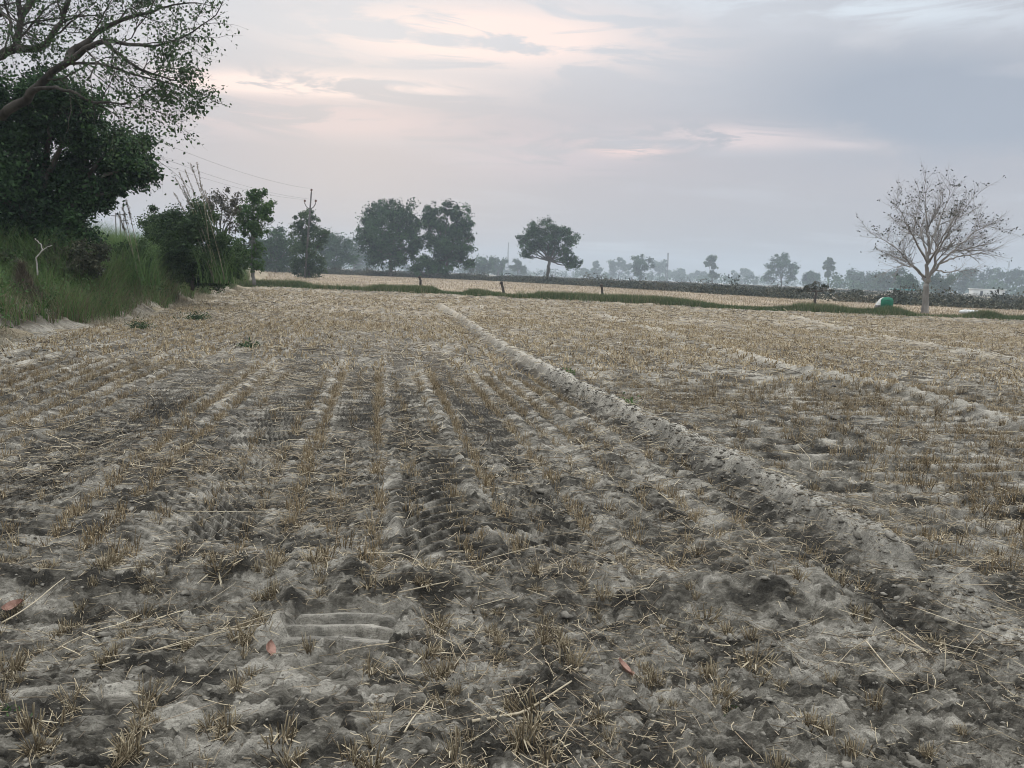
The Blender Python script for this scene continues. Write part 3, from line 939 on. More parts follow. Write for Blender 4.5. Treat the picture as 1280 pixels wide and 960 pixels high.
# a few long stalks one can point at
def long_stalk(pts, r, label, sub=0.0):
    P = []
    for px, py in pts:
        q = gp(px, py)
        z = float(field_h(np.array([q[0]]), np.array([q[1]]))[0][0])
        P.append([q[0], q[1], z + 0.012 + sub])
    P = np.array(P)
    # smooth into a gentle curve
    n = 12
    s = np.linspace(0, len(P) - 1, n)
    Q = np.stack([np.interp(s, np.arange(len(P)), P[:, i]) for i in range(3)], 1)
    Q[:, 2] = np.convolve(np.pad(Q[:, 2], 3, mode='edge'), np.ones(7) / 7, 'valid') + 0.008
    tb = Tubes(); tb.add(Q, np.linspace(r, r * 0.55, n), 5)
    o = tb.build('straw_stalk', M['stalk'], None, Q[0])
    return tag(o, label, 'straw stalk', 'long straw stalks lying on the soil')
M['stalk'] = noise_mat('long_straw', (0.30, 0.25, 0.17), (0.46, 0.40, 0.29), 14.0, 0.6)
M['stalk_brown'] = noise_mat('brown_stalk', (0.20, 0.165, 0.12), (0.33, 0.28, 0.20), 14.0, 0.7)
long_stalk([(222, 643), (290, 642), (368, 645)], 0.0035, 'straight pale straw lying crosswise alone left of the ribbed tyre lane')
long_stalk([(128, 836), (230, 812), (335, 800)], 0.0030, 'lowest long straw of the loose bundle left of the tread print')
long_stalk([(190, 822), (260, 806), (350, 783)], 0.0028, 'upper straw of the loose bundle left of the tread print')
long_stalk([(590, 910), (655, 897), (714, 860)], 0.0060, 'thickest bent stalk at the bottom centre of the field')
long_stalk([(498, 758), (560, 750), (615, 720)], 0.0034, 'yellow straw leaning up to the right beyond the tread print')
long_stalk([(455, 700), (500, 708), (525, 725)], 0.0030, 'bent straw crossing the ridge just behind the tread print')
long_stalk([(1082, 808), (1105, 835), (1128, 866)], 0.0034, 'straight straw pointing down right among clods below the bund cut')
long_stalk([(1170, 778), (1215, 805), (1248, 828)], 0.0030, 'straw at the right side below the cut end of the bund')
long_stalk([(2, 776), (45, 758), (82, 742)], 0.0036, 'yellow straw slanting at the left edge beside a dead leaf')
long_stalk([(505, 940), (520, 910), (538, 880)], 0.0032, 'pale straw pointing away from the viewer near the bottom edge')

# dead leaves
def dead_leaf(px, py, L, rz, label):
    q = gp(px, py)
    z = float(field_h(np.array([q[0]]), np.array([q[1]]))[0][0])
    n = 9
    V = []; Q = []
    for i in range(n):
        u = i / (n - 1)
        w = 0.34 * math.sin(math.pi * min(1, u * 0.97 + 0.03)) ** 0.7 * (1 - 0.35 * u)
        for sgn in (-1, -0.5, 0, 0.5, 1):
            V.append([(u - 0.5) * L, sgn * w * L, 0.16 * L * abs(sgn) ** 1.6 + 0.10 * L * (u - 0.5) ** 2 * 4 + 0.02 * L * math.sin(9 * u + 4 * sgn)])
    for i in range(n - 1):
        for j in range(4):
            a = i * 5 + j
            Q.append([a, a + 1, a + 6, a + 5])
    o = np_obj('dead_leaf', V, [np.array(Q)], M['dead_leaf'], smooth=True)
    o.location = (q[0], q[1], z + 0.018)
    o.rotation_euler = (0.45, -0.35, rz)
    tb = Tubes(); tb.add([[-0.5 * L, 0, 0.02], [-0.65 * L, 0.01, 0.0], [-0.8 * L, 0.02, 0.004]], 0.0015, 4)
    st = tb.build('leaf_stem', M['stalk_brown'], o)
    tag(o, label, 'dead leaf', 'dead leaves fallen on the soil')
dead_leaf(337, 826, 0.075, 1.9, 'curled reddish dead leaf lying just below the tread print')
dead_leaf(779, 851, 0.085, 2.2, 'pinkish brown dead leaf on bare soil right of the bottom centre')
dead_leaf(18, 762, 0.085, 0.4, 'brown dead leaf beside a slanting straw at the left edge')

# ------------------------------------------------------------------ trees
class Tree:
    def __init__(s, seed):
        s.g = np.random.default_rng(seed); s.tb = Tubes(); s.tips = []
    def limb(s, P, r0, r1, k=7, wob=0.012):
        """a hand-placed limb through the given points, with a little wobble"""
        P = np.asarray(P, float)
        n = max(6, len(P) * 4)
        u = np.linspace(0, len(P) - 1, n)
        Q = np.stack([np.interp(u, np.arange(len(P)), P[:, i]) for i in range(3)], 1)
        for _ in range(2):
            Q[1:-1] = (Q[:-2] + 2 * Q[1:-1] + Q[2:]) / 4
        L = np.linalg.norm(P[-1] - P[0])
        Q[1:-1] += s.g.normal(0, wob * L, (n - 2, 3))
        rad = np.linspace(r0, r1, n)
        s.tb.add(Q, rad, k)
        return Q, rad
    def grow(s, p, d, L, r, lvl, spec):
        g = s.g
        n = max(3, spec['seg'] - (spec['max'] - lvl) // 2)
        pts = [p]; dirs = []
        d = d / np.linalg.norm(d)
        for i in range(n):
            d = d + g.normal(0, spec['wob'], 3) + np.array([0, 0, spec['up']])
            d /= np.linalg.norm(d)
            pts.append(pts[-1] + d * L / n); dirs.append(d)
        pts = np.array(pts)
        rad = np.linspace(r, r * (0.55 if lvl > 0 else 0.35), n + 1)
        s.tb.add(pts, rad, 6 if lvl >= 3 else (4 if lvl >= 1 else 3), cap=False)
        if lvl == 0:
            s.tips.append(pts); return
        s.kids(pts, rad, dirs, L, lvl, spec)
    def kids(s, pts, rad, dirs, L, lvl, spec):
        g = s.g
        n = len(pts) - 1
        kc = int(g.integers(*spec['kids']))
        for j in range(kc):
            u = spec['from'] + (1 - spec['from']) * (j + g.random()) / kc
            i = min(n - 1, int(u * n)); fr = u * n - i
            p = pts[i] * (1 - fr) + pts[i + 1] * fr
            d = dirs[min(i, len(dirs) - 1)]
            q = g.normal(size=3); q -= d * q.dot(d); q /= np.linalg.norm(q)
            a = R(g.uniform(*spec['ang']))
            s.grow(p, d * math.cos(a) + q * math.sin(a), L * g.uniform(*spec['ratio']) * (1.1 - 0.45 * u), rad[min(i, n)] * spec.get('thin', 1.0) * g.uniform(0.45, 0.65), lvl - 1, spec)
        s.grow(pts[-1], dirs[-1], L * 0.6, rad[-1] * 0.9, lvl - 1, spec)
    def sprout(s, Q, rad, lvl, spec, L):
        dirs = np.diff(Q, axis=0); dirs /= np.linalg.norm(dirs, axis=1, keepdims=True)
        s.kids(Q, rad, dirs, L, lvl, spec)

def finish_tree(tr, root, org, bark, leafmat=None, C=None, size=0.1, var=None, aspect=0.55, droop=0.0, crown_name='crown'):
    tr.tb.build('trunk', bark, root, org)
    if C is not None and len(C):
        V, Q = leaf_arrays(C, size, tr.g, aspect, droop)
        np_obj(crown_name, V - np.asarray(org), [Q], leafmat, root, var=np.repeat(var, 4))

def leafy_tree(name, label, D, base, lobes, bark, leafmat, n_leaf, leaf, seed, trunk_r, depth=1.0, group=None, cat='tree',
               fork=0.35, sub=14, z0=0.0, lean=0.0, gap=0.5):
    """crown of clumped leaves on limbs; base and lobes are (px,py[,r]) of the photo carried out to distance D"""
    tr = Tree(seed); g = tr.g
    b = at(base[0], base[1], D); b[2] = z0
    root = empty(name, b)
    tag(root, label, cat, group)
    cs = []
    for px, py, r in lobes:
        c = at(px, py, D); rr = r * px_scale(D)
        c[1] = D + g.uniform(-0.6, 0.6) * rr * depth * 1.4
        cs.append((c, rr))
    zlo = min(c[2] - r for c, r in cs); ztop = max(c[2] for c, r in cs)
    cx = np.mean([c[0] for c, r in cs])
    fz = z0 + (ztop - z0) * fork
    fork_p = np.array([b[0] + (cx - b[0]) * 0.5, D, fz])
    tr.limb([b + [0, 0, -0.3], (b + fork_p) / 2 + [g.normal(0, 0.05), 0, 0], fork_p], trunk_r, trunk_r * 0.75, 8)
    C = []; Va = []; S = []
    tot = sum(r ** 2 for c, r in cs)
    for c, r in cs:
        mid = fork_p * 0.45 + c * 0.55 + g.normal(0, 0.1, 3) * r
        Q, rad = tr.limb([fork_p, mid, c], trunk_r * 0.5, trunk_r * 0.12, 5)
        nl = int(n_leaf * r ** 2 / tot)
        ns = max(6, int(1.5 * sub * (0.6 + 0.8 * g.random())))
        nl = int(nl * 1.7)
        d = g.normal(size=(ns, 3)); d /= np.linalg.norm(d, axis=1, keepdims=True)
        sc = c + d * r * (g.uniform(0.2, 1.2, ns) ** 0.7)[:, None] * np.array([1.0, depth, 0.92])
        for q in range(0, ns, 2):
            tr.tb.add(np.array([c * 0.7 + mid * 0.3, (c + sc[q]) / 2 + g.normal(0, 0.06, 3) * r, sc[q]]), np.array([0.10, 0.06, 0.02]) * trunk_r, 3, cap=False)
        w = g.dirichlet(np.ones(ns) * 3)
        tone = g.uniform(0.1, 0.9, ns)
        for q in range(ns):
            k = max(4, int(nl * w[q]))
            rr = r * g.uniform(0.18, 0.50)
            p = g.normal(size=(k, 3)) * 0.58
            p = sc[q] + p * rr * np.array([1, 1, 0.85])
            C.append(p); Va.append(np.clip(tone[q] + g.normal(0, 0.22, k), 0, 1))
    C = np.concatenate(C); Va = np.concatenate(Va)
    finish_tree(tr, root, b, bark, leafmat, C, leaf * 0.9 * g.uniform(0.6, 1.25, len(C)), Va)
    return root

# --- huge sparse tree at upper left, on the bank
def make_big_tree():
    D = 17.0
    tr = Tree(21); g = tr.g
    b = np.array([-12.6, D, 0.8])
    root = empty('sparse_tree', b)
    tag(root, 'huge half-bare tree with thick dark limbs at the top left', 'tree')
    A = lambda px, py, dy=0.0: at(px, py, D + dy)
    t0 = A(-62, 120, 0.0)
    tr.limb([b, (b + t0) / 2 + [0.1, 0, 0], t0], 0.32, 0.22, 10, 0.006)
    spec = dict(seg=5, max=3, thin=0.72, wob=0.17, up=0.0, kids=(6, 9), ang=(25, 60), ratio=(0.55, 0.85), **{'from': 0.2})
    limbs = [([t0, A(0, 150, -0.3), A(40, 112, -0.6), A(85, 76, -0.9), A(128, 50, -1.2), A(190, 58, -1.4)], 0.15, 0.04),
             ([A(85, 76, -0.9), A(90, 62, -0.6), A(140, 30, -0.2), A(200, 10, 0.3)], 0.10, 0.035),
             ([t0, A(-5, 70, 0.5), A(22, 62, 0.6), A(25, 20, 0.8), A(20, -60, 1.0)], 0.15, 0.06),
             ([A(22, 62, 0.6), A(55, 60, 0.2), A(80, 22, 0.2), A(100, -40, 0.5)], 0.11, 0.04),
             ([A(40, 112, -0.6), A(80, 110, -1.5), A(120, 130, -2.0), A(160, 128, -2.4)], 0.05, 0.02),
             ([t0, A(-50, 40, 1.4), A(-90, -60, 1.0)], 0.22, 0.08),
             ([A(25, 20, 0.8), A(60, -30, 1.6), A(130, -70, 2.0), A(180, -80, 2.2)], 0.10, 0.035),
             ([t0, A(-130, 90, -0.6), A(-220, 30, -1.0)], 0.2, 0.06),
             ([A(128, 50, -1.2), A(170, 85, -1.6), A(215, 100, -1.8)], 0.05, 0.02),
             ([A(0, 20, 1.0), A(-10, -10, 0.4), A(-2, 10, -0.6), A(14, 30, -1.2)], 0.06, 0.03)]
    for P, r0, r1 in limbs:
        Q, rad = tr.limb(P, r0 * 0.8, r1 * 0.7, 8, 0.006)
        L = min(2.0, np.linalg.norm(np.array(P[-1]) - np.array(P[0])) * 0.55)
        m_ = len(Q) // 3
        tr.sprout(Q[m_:], rad[m_:], 3, spec, L)
    C = []
    for pts in tr.tips:
        if g.random() < 0.9:
            k = int(g.integers(2, 5))
            u = g.random(k)
            p = pts[0] * (1 - u[:, None]) + pts[-1] * u[:, None] + g.normal(0, 0.05, (k, 3))
            C.append(p)
    C = np.concatenate(C)
    print('big tree tips', len(tr.tips), 'leaves', len(C))
    finish_tree(tr, root, b, M['bark_dark'], M['leaf_mid'], C, g.uniform(0.045, 0.09, len(C)), g.uniform(0, 0.8, len(C)), 0.62, 0.5)
make_big_tree()

leafy_tree('leafy_tree', 'dense dark green tree under the half-bare limbs at the left edge', 20.5, (20, 360),
           [(60, 128, 40), (20, 140, 45), (105, 150, 38), (140, 175, 34), (165, 205, 26), (182, 218, 14), (95, 205, 46), (40, 205, 52), (10, 250, 55), (70, 262, 46), (112, 250, 22), (95, 300, 30), (30, 305, 45), (-50, 180, 70), (-60, 270, 70), (140, 225, 18), (142, 240, 8)],
           M['bark'], M['leaf_dark'], 66000, 0.13, 22, 0.22, 0.9, z0=0.9, sub=18)
# undergrowth between the trees and the grass
leafy_tree('shrub', 'low grey-green shrub at the foot of the dark tree', 19.0, (70, 372), [(60, 325, 26), (95, 330, 24), (25, 338, 24), (120, 322, 16), (-10, 330, 26)],
           M['bark'], M['leaf_olive'], 9000, 0.09, 23, 0.05, 0.8, cat='shrub', z0=0.8, fork=0.2)
leafy_tree('shrub', 'soft round green shrub in the gap right of the dark tree', 24.0, (150, 360), [(150, 315, 22), (128, 322, 20), (172, 320, 18), (150, 335, 20)],
           M['bark'], M['leaf_mid'], 11000, 0.085, 24, 0.04, 0.8, cat='shrub', z0=0.8, fork=0.2)
leafy_tree('bush', 'large dark bush standing on the bank below the tall reeds', 27.5, (240, 352),
           [(205, 275, 20), (225, 285, 26), (250, 280, 24), (215, 300, 24), (245, 305, 30), (275, 300, 20), (285, 320, 18), (262, 325, 24), (230, 325, 24), (198, 290, 12), (235, 343, 18), (262, 345, 16), (210, 338, 16), (286, 340, 14)],
           M['bark'], M['leaf_mid'], 32000, 0.10, 25, 0.07, 0.9, cat='bush', z0=0.8, fork=0.25, sub=18)
leafy_tree('thin_tree', 'thin withered grey tree rising out of the dark bush', 31.0, (268, 345),
           [(262, 255, 12), (280, 248, 14), (292, 262, 12), (272, 270, 14), (252, 262, 10), (288, 282, 10), (298, 248, 7)],
           M['bark_grey'], M['leaf_grey'], 1500, 0.11, 26, 0.07, 0.9, z0=0.8, fork=0.4, sub=10)
leafy_tree('young_tree', 'bright green young tree with open crown right of the dark bush', 38.0, (318, 350),
           [(322, 258, 15), (334, 268, 12), (310, 275, 14), (326, 282, 14), (300, 285, 10), (338, 255, 6), (316, 242, 6), (330, 240, 5), (306, 262, 8), (312, 300, 9), (300, 308, 11), (322, 314, 9), (308, 326, 12), (294, 328, 12), (322, 332, 9)],
           M['bark_grey'], M['leaf_fresh'], 7600, 0.13, 27, 0.09, 0.9, z0=0.8, fork=0.45, sub=12)

# --- bare fan-shaped tree on the right
def make_fan_tree():
    D = 47.0
    tr = Tree(31); g = tr.g
    b = at(1156, 392, D); b[2] = 0.10
    root = empty('bare_tree', b)
    tag(root, 'nearly leafless pale tree with fan of branches on the berm at right', 'tree')
    A = lambda px, py, dy=0.0: at(1158 + (px - 1158) * (0.79 if py < 350 else 1), 355 + (py - 355) * (0.86 if py < 350 else 1), D + dy)
    f0 = A(1158, 355)
    tr.limb([b + [0, 0, -0.3], b + [0, 0, 0.15], A(1157, 375), f0], 0.26, 0.15, 10, 0.008)
    spec = dict(seg=5, max=3, wob=0.11, up=0.03, kids=(7, 11), ang=(20, 50), ratio=(0.5, 0.78), **{'from': 0.12})
    limbs = [([f0, A(1150, 340, 0.2), A(1128, 322, 0.6), A(1108, 300, 0.8), A(1088, 290, 1.0)], 0.10, 0.025),
             ([f0, A(1160, 330, 0.0), A(1162, 300, -0.1), A(1158, 265, -0.2), A(1157, 232, -0.1)], 0.15, 0.025),
             ([f0, A(1166, 340, -0.3), A(1176, 310, -0.6), A(1190, 280, -1.0), A(1216, 248, -1.2)], 0.13, 0.025),
             ([A(1166, 340, -0.3), A(1185, 320, -0.6), A(1208, 300, -0.3), A(1240, 275, 0.0), A(1252, 270, 0.1)], 0.10, 0.022),
             ([A(1180, 325, -0.5), A(1205, 316, 0.6), A(1240, 310, 1.0), A(1254, 310, 1.1)], 0.07, 0.02),
             ([A(1160, 325), A(1145, 300, -0.8), A(1130, 275, -1.1), A(1118, 250, -1.3)], 0.09, 0.022),
             ([A(1161, 310), A(1172, 280, 1.0), A(1184, 250, 1.6), A(1192, 232, 1.9)], 0.09, 0.022),
             ([A(1156, 345), A(1140, 330, -1.0), A(1120, 328, -1.8), A(1105, 332, -2.1)], 0.07, 0.02),
             ([A(1168, 335), A(1190, 338, 1.2), A(1210, 335, 1.6), A(1218, 340, 1.8)], 0.06, 0.02),
             ([A(1159, 318), A(1150, 280, 1.6), A(1142, 255, 2.2)], 0.08, 0.022),
             ([A(1163, 322), A(1178, 296, -1.8), A(1200, 262, -2.4)], 0.08, 0.022),
             ([A(1128, 322, 0.6), A(1112, 318, 0.4), A(1094, 310, 0.2)], 0.05, 0.018)]
    for P, r0, r1 in limbs:
        Q, rad = tr.limb(P, r0 * 0.85, r1 * 0.7, 6, 0.008)
        L = min(2.3, np.linalg.norm(np.array(P[-1]) - np.array(P[0])) * 0.55)
        m_ = len(Q) // 4
        tr.sprout(Q[m_:], rad[m_:], 3 if r0 > 0.085 else 2, spec, L)
    C = []
    for pts in tr.tips:
        if g.random() < 0.16:
            k = int(g.integers(1, 4))
            C.append(pts[-1] + g.normal(0, 0.05, (k, 3)))
    C = np.concatenate(C)
    print('fan tips', len(tr.tips))
    finish_tree(tr, root, b, M['bark_pale'], M['leaf_grey'], C, g.uniform(0.08, 0.15, len(C)), g.uniform(0, 0.6, len(C)), 0.6, 0.5)
make_fan_tree()

# --- trees in the middle distance
leafy_tree('broad_tree', 'dark round-crowned tree, left one of the tall pair', 158, (487, 346),
           [(466, 270, 15), (484, 264, 14), (505, 268, 15), (518, 280, 10), (458, 285, 12), (478, 288, 20), (500, 290, 20), (518, 298, 12), (464, 306, 16), (486, 310, 18), (508, 312, 15), (470, 322, 12), (495, 326, 12), (456, 300, 9), (520, 312, 8)],
           M['bark'], M['leaf_dark'], 15000, 0.55, 41, 0.42, 0.9, fork=0.3, sub=16)
leafy_tree('broad_tree', 'tall ragged dark tree, right one of the tall pair', 162, (557, 347),
           [(540, 265, 11), (556, 264, 11), (574, 266, 12), (584, 280, 9), (536, 280, 10), (552, 284, 16), (572, 290, 16), (586, 296, 7), (545, 302, 14), (565, 308, 18), (580, 312, 10), (552, 322, 14), (572, 326, 12), (540, 330, 12), (586, 330, 8)],
           M['bark'], M['leaf_dark'], 13500, 0.52, 42, 0.38, 0.9, fork=0.3, sub=14)
leafy_tree('spreading_tree', 'lone dark tree with forked trunk showing under its crown', 170, (684, 350),
           [(666, 292, 13), (680, 288, 13), (694, 293, 12), (706, 288, 9), (654, 302, 9), (672, 304, 13), (692, 308, 13), (710, 300, 11), (704, 318, 11), (662, 314, 9), (716, 324, 9), (722, 330, 6), (656, 318, 6), (712, 332, 6)],
           M['bark'], M['leaf_dark'], 9500, 0.48, 43, 0.42, 0.9, fork=0.42, sub=14)
leafy_tree('creeper_tree', 'bushy tree with foliage down to the ground round the electric pole', 98, (386, 350),
           [(378, 275, 10), (390, 272, 9), (372, 286, 8), (392, 290, 12), (380, 300, 14), (398, 305, 10), (386, 318, 16), (376, 330, 12), (396, 330, 12), (386, 340, 12), (404, 292, 6)],
           M['bark'], M['leaf_mid'], 9000, 0.28, 44, 0.16, 0.9, fork=0.3, sub=12)
leafy_tree('round_tree', 'dark bluish tree in the clump left of the electric pole', 150, (345, 340), [(345, 298, 13), (335, 310, 14), (358, 310, 14), (345, 325, 18), (328, 325, 12), (365, 326, 12)],
           M['bark'], M['leaf_dark'], 7000, 0.5, 45, 0.3, 0.9, fork=0.25)
leafy_tree('round_tree', 'dark tree partly hidden at the left end of the far clump', 165, (318, 338), [(318, 305, 12), (306, 315, 12), (326, 318, 12), (312, 328, 12)],
           M['bark'], M['leaf_dark'], 4500, 0.5, 46, 0.3, 0.9, fork=0.25)
leafy_tree('round_tree', 'grey hazy tree just right of the electric pole', 215, (418, 338), [(412, 300, 13), (424, 308, 14), (405, 315, 14), (420, 325, 14), (434, 322, 10)],
           M['bark'], M['leaf_dark'], 6000, 0.6, 47, 0.3, 0.9, fork=0.25)
leafy_tree('round_tree', 'pale smoky tree left of the tall pair', 400, (442, 336), [(438, 308, 12), (452, 316, 10), (430, 318, 10), (445, 326, 10), (460, 326, 8)],
           M['bark'], M['leaf_mid'], 4000, 1.0, 48, 0.4, 0.9, fork=0.25)
leafy_tree('low_tree', 'dark shrubby tree under the right one of the tall pair', 158, (535, 347), [(530, 328, 9), (542, 334, 9), (522, 336, 8), (556, 338, 8)],
           M['bark'], M['leaf_dark'], 3000, 0.45, 49, 0.15, 0.9, fork=0.2)
HZ = [  # px, base py, lobes, distance, name, label
    (607, 348, [(600, 330, 9), (612, 328, 8), (606, 337, 9), (592, 335, 7)], 260, 'hazy_tree', 'low hazy tree just right of the tall pair', 'leaf_dark'),
    (622, 349, [(618, 327, 7), (628, 330, 7), (622, 338, 8)], 300, 'hazy_tree', 'small rounded hazy tree, second one right of the tall pair', 'leaf_dark'),
    (648, 349, [(646, 328, 6), (652, 335, 7), (641, 335, 5)], 330, 'hazy_tree', 'narrow hazy tree just left of the lone forked tree', 'leaf_mid'),
    (745, 350, [(745, 331, 4), (745, 337, 5), (745, 343, 5)], 480, 'conical_tree', 'small pointed tree right of the lone forked tree', 'leaf_mid'),
    (735, 350, [(730, 340, 5), (738, 341, 5)], 520, 'hazy_tree', 'very faint low tree beside the small pointed tree', 'leaf_mid'),
    (772, 352, [(766, 330, 6), (776, 328, 6), (782, 336, 6), (770, 338, 6), (787, 333, 4)], 480, 'hazy_tree', 'faint open-crowned tree left of the compact block-shaped tree', 'leaf_mid'),
    (800, 353, [(800, 324, 7), (795, 332, 8), (806, 332, 8), (800, 340, 8)], 300, 'compact_tree', 'compact block-shaped tree in mid haze right of centre', 'leaf_dark'),
    (824, 353, [(820, 332, 6), (830, 330, 5), (824, 340, 7)], 520, 'hazy_tree', 'faint tree beside the thin mast right of centre', 'leaf_mid'),
    (846, 354, [(842, 342, 6), (852, 343, 6)], 560, 'hazy_tree', 'very low faint tree right of the thin mast', 'leaf_mid'),
    (890, 356, [(889, 323, 5), (885, 330, 4), (894, 332, 4), (890, 342, 4), (896, 346, 4)], 320, 'slender_tree', 'slender tufted tree standing alone above the haze', 'leaf_mid'),
    (872, 356, [(868, 345, 6), (880, 346, 6)], 560, 'hazy_tree', 'faint low tree left of the slender tufted tree', 'leaf_mid'),
    (926, 357, [(920, 344, 6), (930, 341, 6), (938, 347, 5)], 540, 'hazy_tree', 'faint low tree between the slender and the round tree', 'leaf_mid'),
    (977, 359, [(968, 328, 9), (982, 326, 9), (992, 335, 8), (962, 338, 8), (976, 338, 12), (988, 346, 8), (964, 348, 8)], 300, 'round_tree', 'broad round hazy tree left of the bare tree', 'leaf_dark'),
    (1012, 360, [(1008, 346, 7), (1017, 348, 7), (1012, 352, 7)], 320, 'hazy_tree', 'low round tree between the broad round and the thin tree', 'leaf_dark'),
    (1035, 361, [(1035, 326, 4), (1032, 333, 4), (1038, 336, 4), (1035, 344, 4), (1040, 328, 3)], 300, 'slender_tree', 'thin upright tree just right of the broad round tree', 'leaf_mid'),
    (1070, 362, [(1066, 346, 8), (1076, 348, 8), (1070, 354, 8)], 330, 'hazy_tree', 'hazy tree left of the bare tree above the tarpaulin', 'leaf_dark'),
    (1092, 364, [(1086, 350, 9), (1100, 348, 9), (1094, 356, 9)], 300, 'hazy_tree', 'hazy tree directly above the green tarpaulin', 'leaf_dark'),
    (1118, 366, [(1108, 348, 10), (1124, 345, 10), (1132, 353, 9), (1116, 356, 10)], 260, 'hazy_tree', 'broad hazy tree just left of the pale trunk', 'leaf_dark'),
    (1142, 368, [(1134, 352, 10), (1145, 356, 10), (1138, 362, 8)], 170, 'dark_tree', 'darker low tree touching the left of the pale trunk', 'leaf_dark'),
    (1180, 369, [(1174, 352, 10), (1188, 354, 10), (1180, 360, 10)], 190, 'dark_tree', 'darker low tree touching the right of the pale trunk', 'leaf_mid'),
    (1200, 370, [(1194, 350, 9), (1206, 346, 9), (1202, 356, 9)], 280, 'hazy_tree', 'hazy tree under the right branches of the bare tree', 'leaf_dark'),
    (1228, 371, [(1220, 349, 10), (1236, 347, 10), (1228, 355, 10)], 330, 'hazy_tree', 'hazy tree above the white wall at right', 'leaf_dark'),
    (1256, 372, [(1248, 347, 10), (1264, 345, 10), (1256, 355, 11)], 320, 'hazy_tree', 'hazy tree near the right edge above the white wall', 'leaf_dark'),
    (1283, 373, [(1276, 348, 10), (1292, 345, 12), (1284, 358, 12)], 300, 'hazy_tree', 'hazy tree cut by the right edge of the picture', 'leaf_dark'),
]
for i, (bx, by, lb, D, nm, lab, mt) in enumerate(HZ):
    D = D * 1.5
    leafy_tree(nm, lab, D, (bx, by), lb, M['bark'], M[mt], 1500 + 260 * len(lb), 0.0024 * D + 0.1, 100 + i, 0.0011 * D, 0.9, 'hazy trees along the horizon', fork=0.35, sub=8)
leafy_tree('stemmed_shrub', 'dark low-crowned shrub on one thin bare stem behind the berm', 52, (1020, 383), [(1008, 360, 5), (1020, 357, 6), (1032, 360, 5), (1000, 363, 3), (1040, 363, 3)],
           M['post'], M['scrub'], 620, 0.12, 150, 0.10, 0.9, cat='shrub', fork=0.72, z0=0.1)

# --- scrub band behind the ripe field and far-off woods
def make_scrub():
    g = np.random.default_rng(51)
    P = np.array(YF_FAR); s = np.r_[0, np.cumsum(np.hypot(*np.diff(P, axis=0).T))]
    C = []; S = []; A = []
    for i in range(1500):
        q = g.uniform(0, s[-1]); back = g.uniform(0, 1) ** 1.5 * 240
        x = np.interp(q, s, P[:, 0]); y = np.interp(q, s, P[:, 1])
        d = np.array([x, y]) / math.hypot(x, y)
        x, y = np.array([x, y]) + d * back
        h = g.uniform(0.5, 1.4) * (1 + 0.9 * (g.random() < 0.10))
        r = g.uniform(1.2, 3.2)
        k = int(60 + 30 * r)
        p = g.normal(size=(k, 3)); p /= np.linalg.norm(p, axis=1, keepdims=True)
        p *= (g.random(k) ** 0.4)[:, None]
        c = np.stack([x + p[:, 0] * r, y + p[:, 1] * r, np.abs(p[:, 2]) * h], 1)
        C.append(c); S.append(np.full(k, g.uniform(0.22, 0.42))); A.append(np.clip(g.uniform(0, 0.8) + g.normal(0, 0.2, k), 0, 1))
    C = np.concatenate(C)
    V, Q = leaf_arrays(C, np.concatenate(S), g, 0.6)
    tag(np_obj('scrub', V, [Q], M['scrub'], var=np.repeat(np.concatenate(A), 4)), 'dark low scrub growing along the far edge of the ripe field', 'scrub', kind='stuff')
    C = []; S = []; A = []
    for i in range(620):
        D = g.uniform(600, 1150); px = g.uniform(-150, 1430)
        b = at(px, 350, D); r = g.uniform(3, 8); h = g.uniform(4, 11)
        if 1040 < px: D = g.uniform(380, 700)
        b = at(px, 350, D)
        k = 60
        p = g.normal(size=(k, 3)); p /= np.linalg.norm(p, axis=1, keepdims=True)
        p *= (g.random(k) ** 0.4)[:, None]
        C.append(np.stack([b[0] + p[:, 0] * r, b[1] + p[:, 1] * r, h * 0.5 + p[:, 2] * h * 0.5], 1))
        S.append(np.full(k, g.uniform(1.2, 2.2))); A.append(np.clip(g.uniform(0, 0.8) + g.normal(0, 0.2, k), 0, 1))
    C = np.concatenate(C)
    V, Q = leaf_arrays(C, np.concatenate(S), g, 0.65)
    tag(np_obj('far_woods', V, [Q], M['leaf_dark'], var=np.repeat(np.concatenate(A), 4)), 'far-off woods fading into the haze along the horizon', 'woods', kind='stuff')
make_scrub()

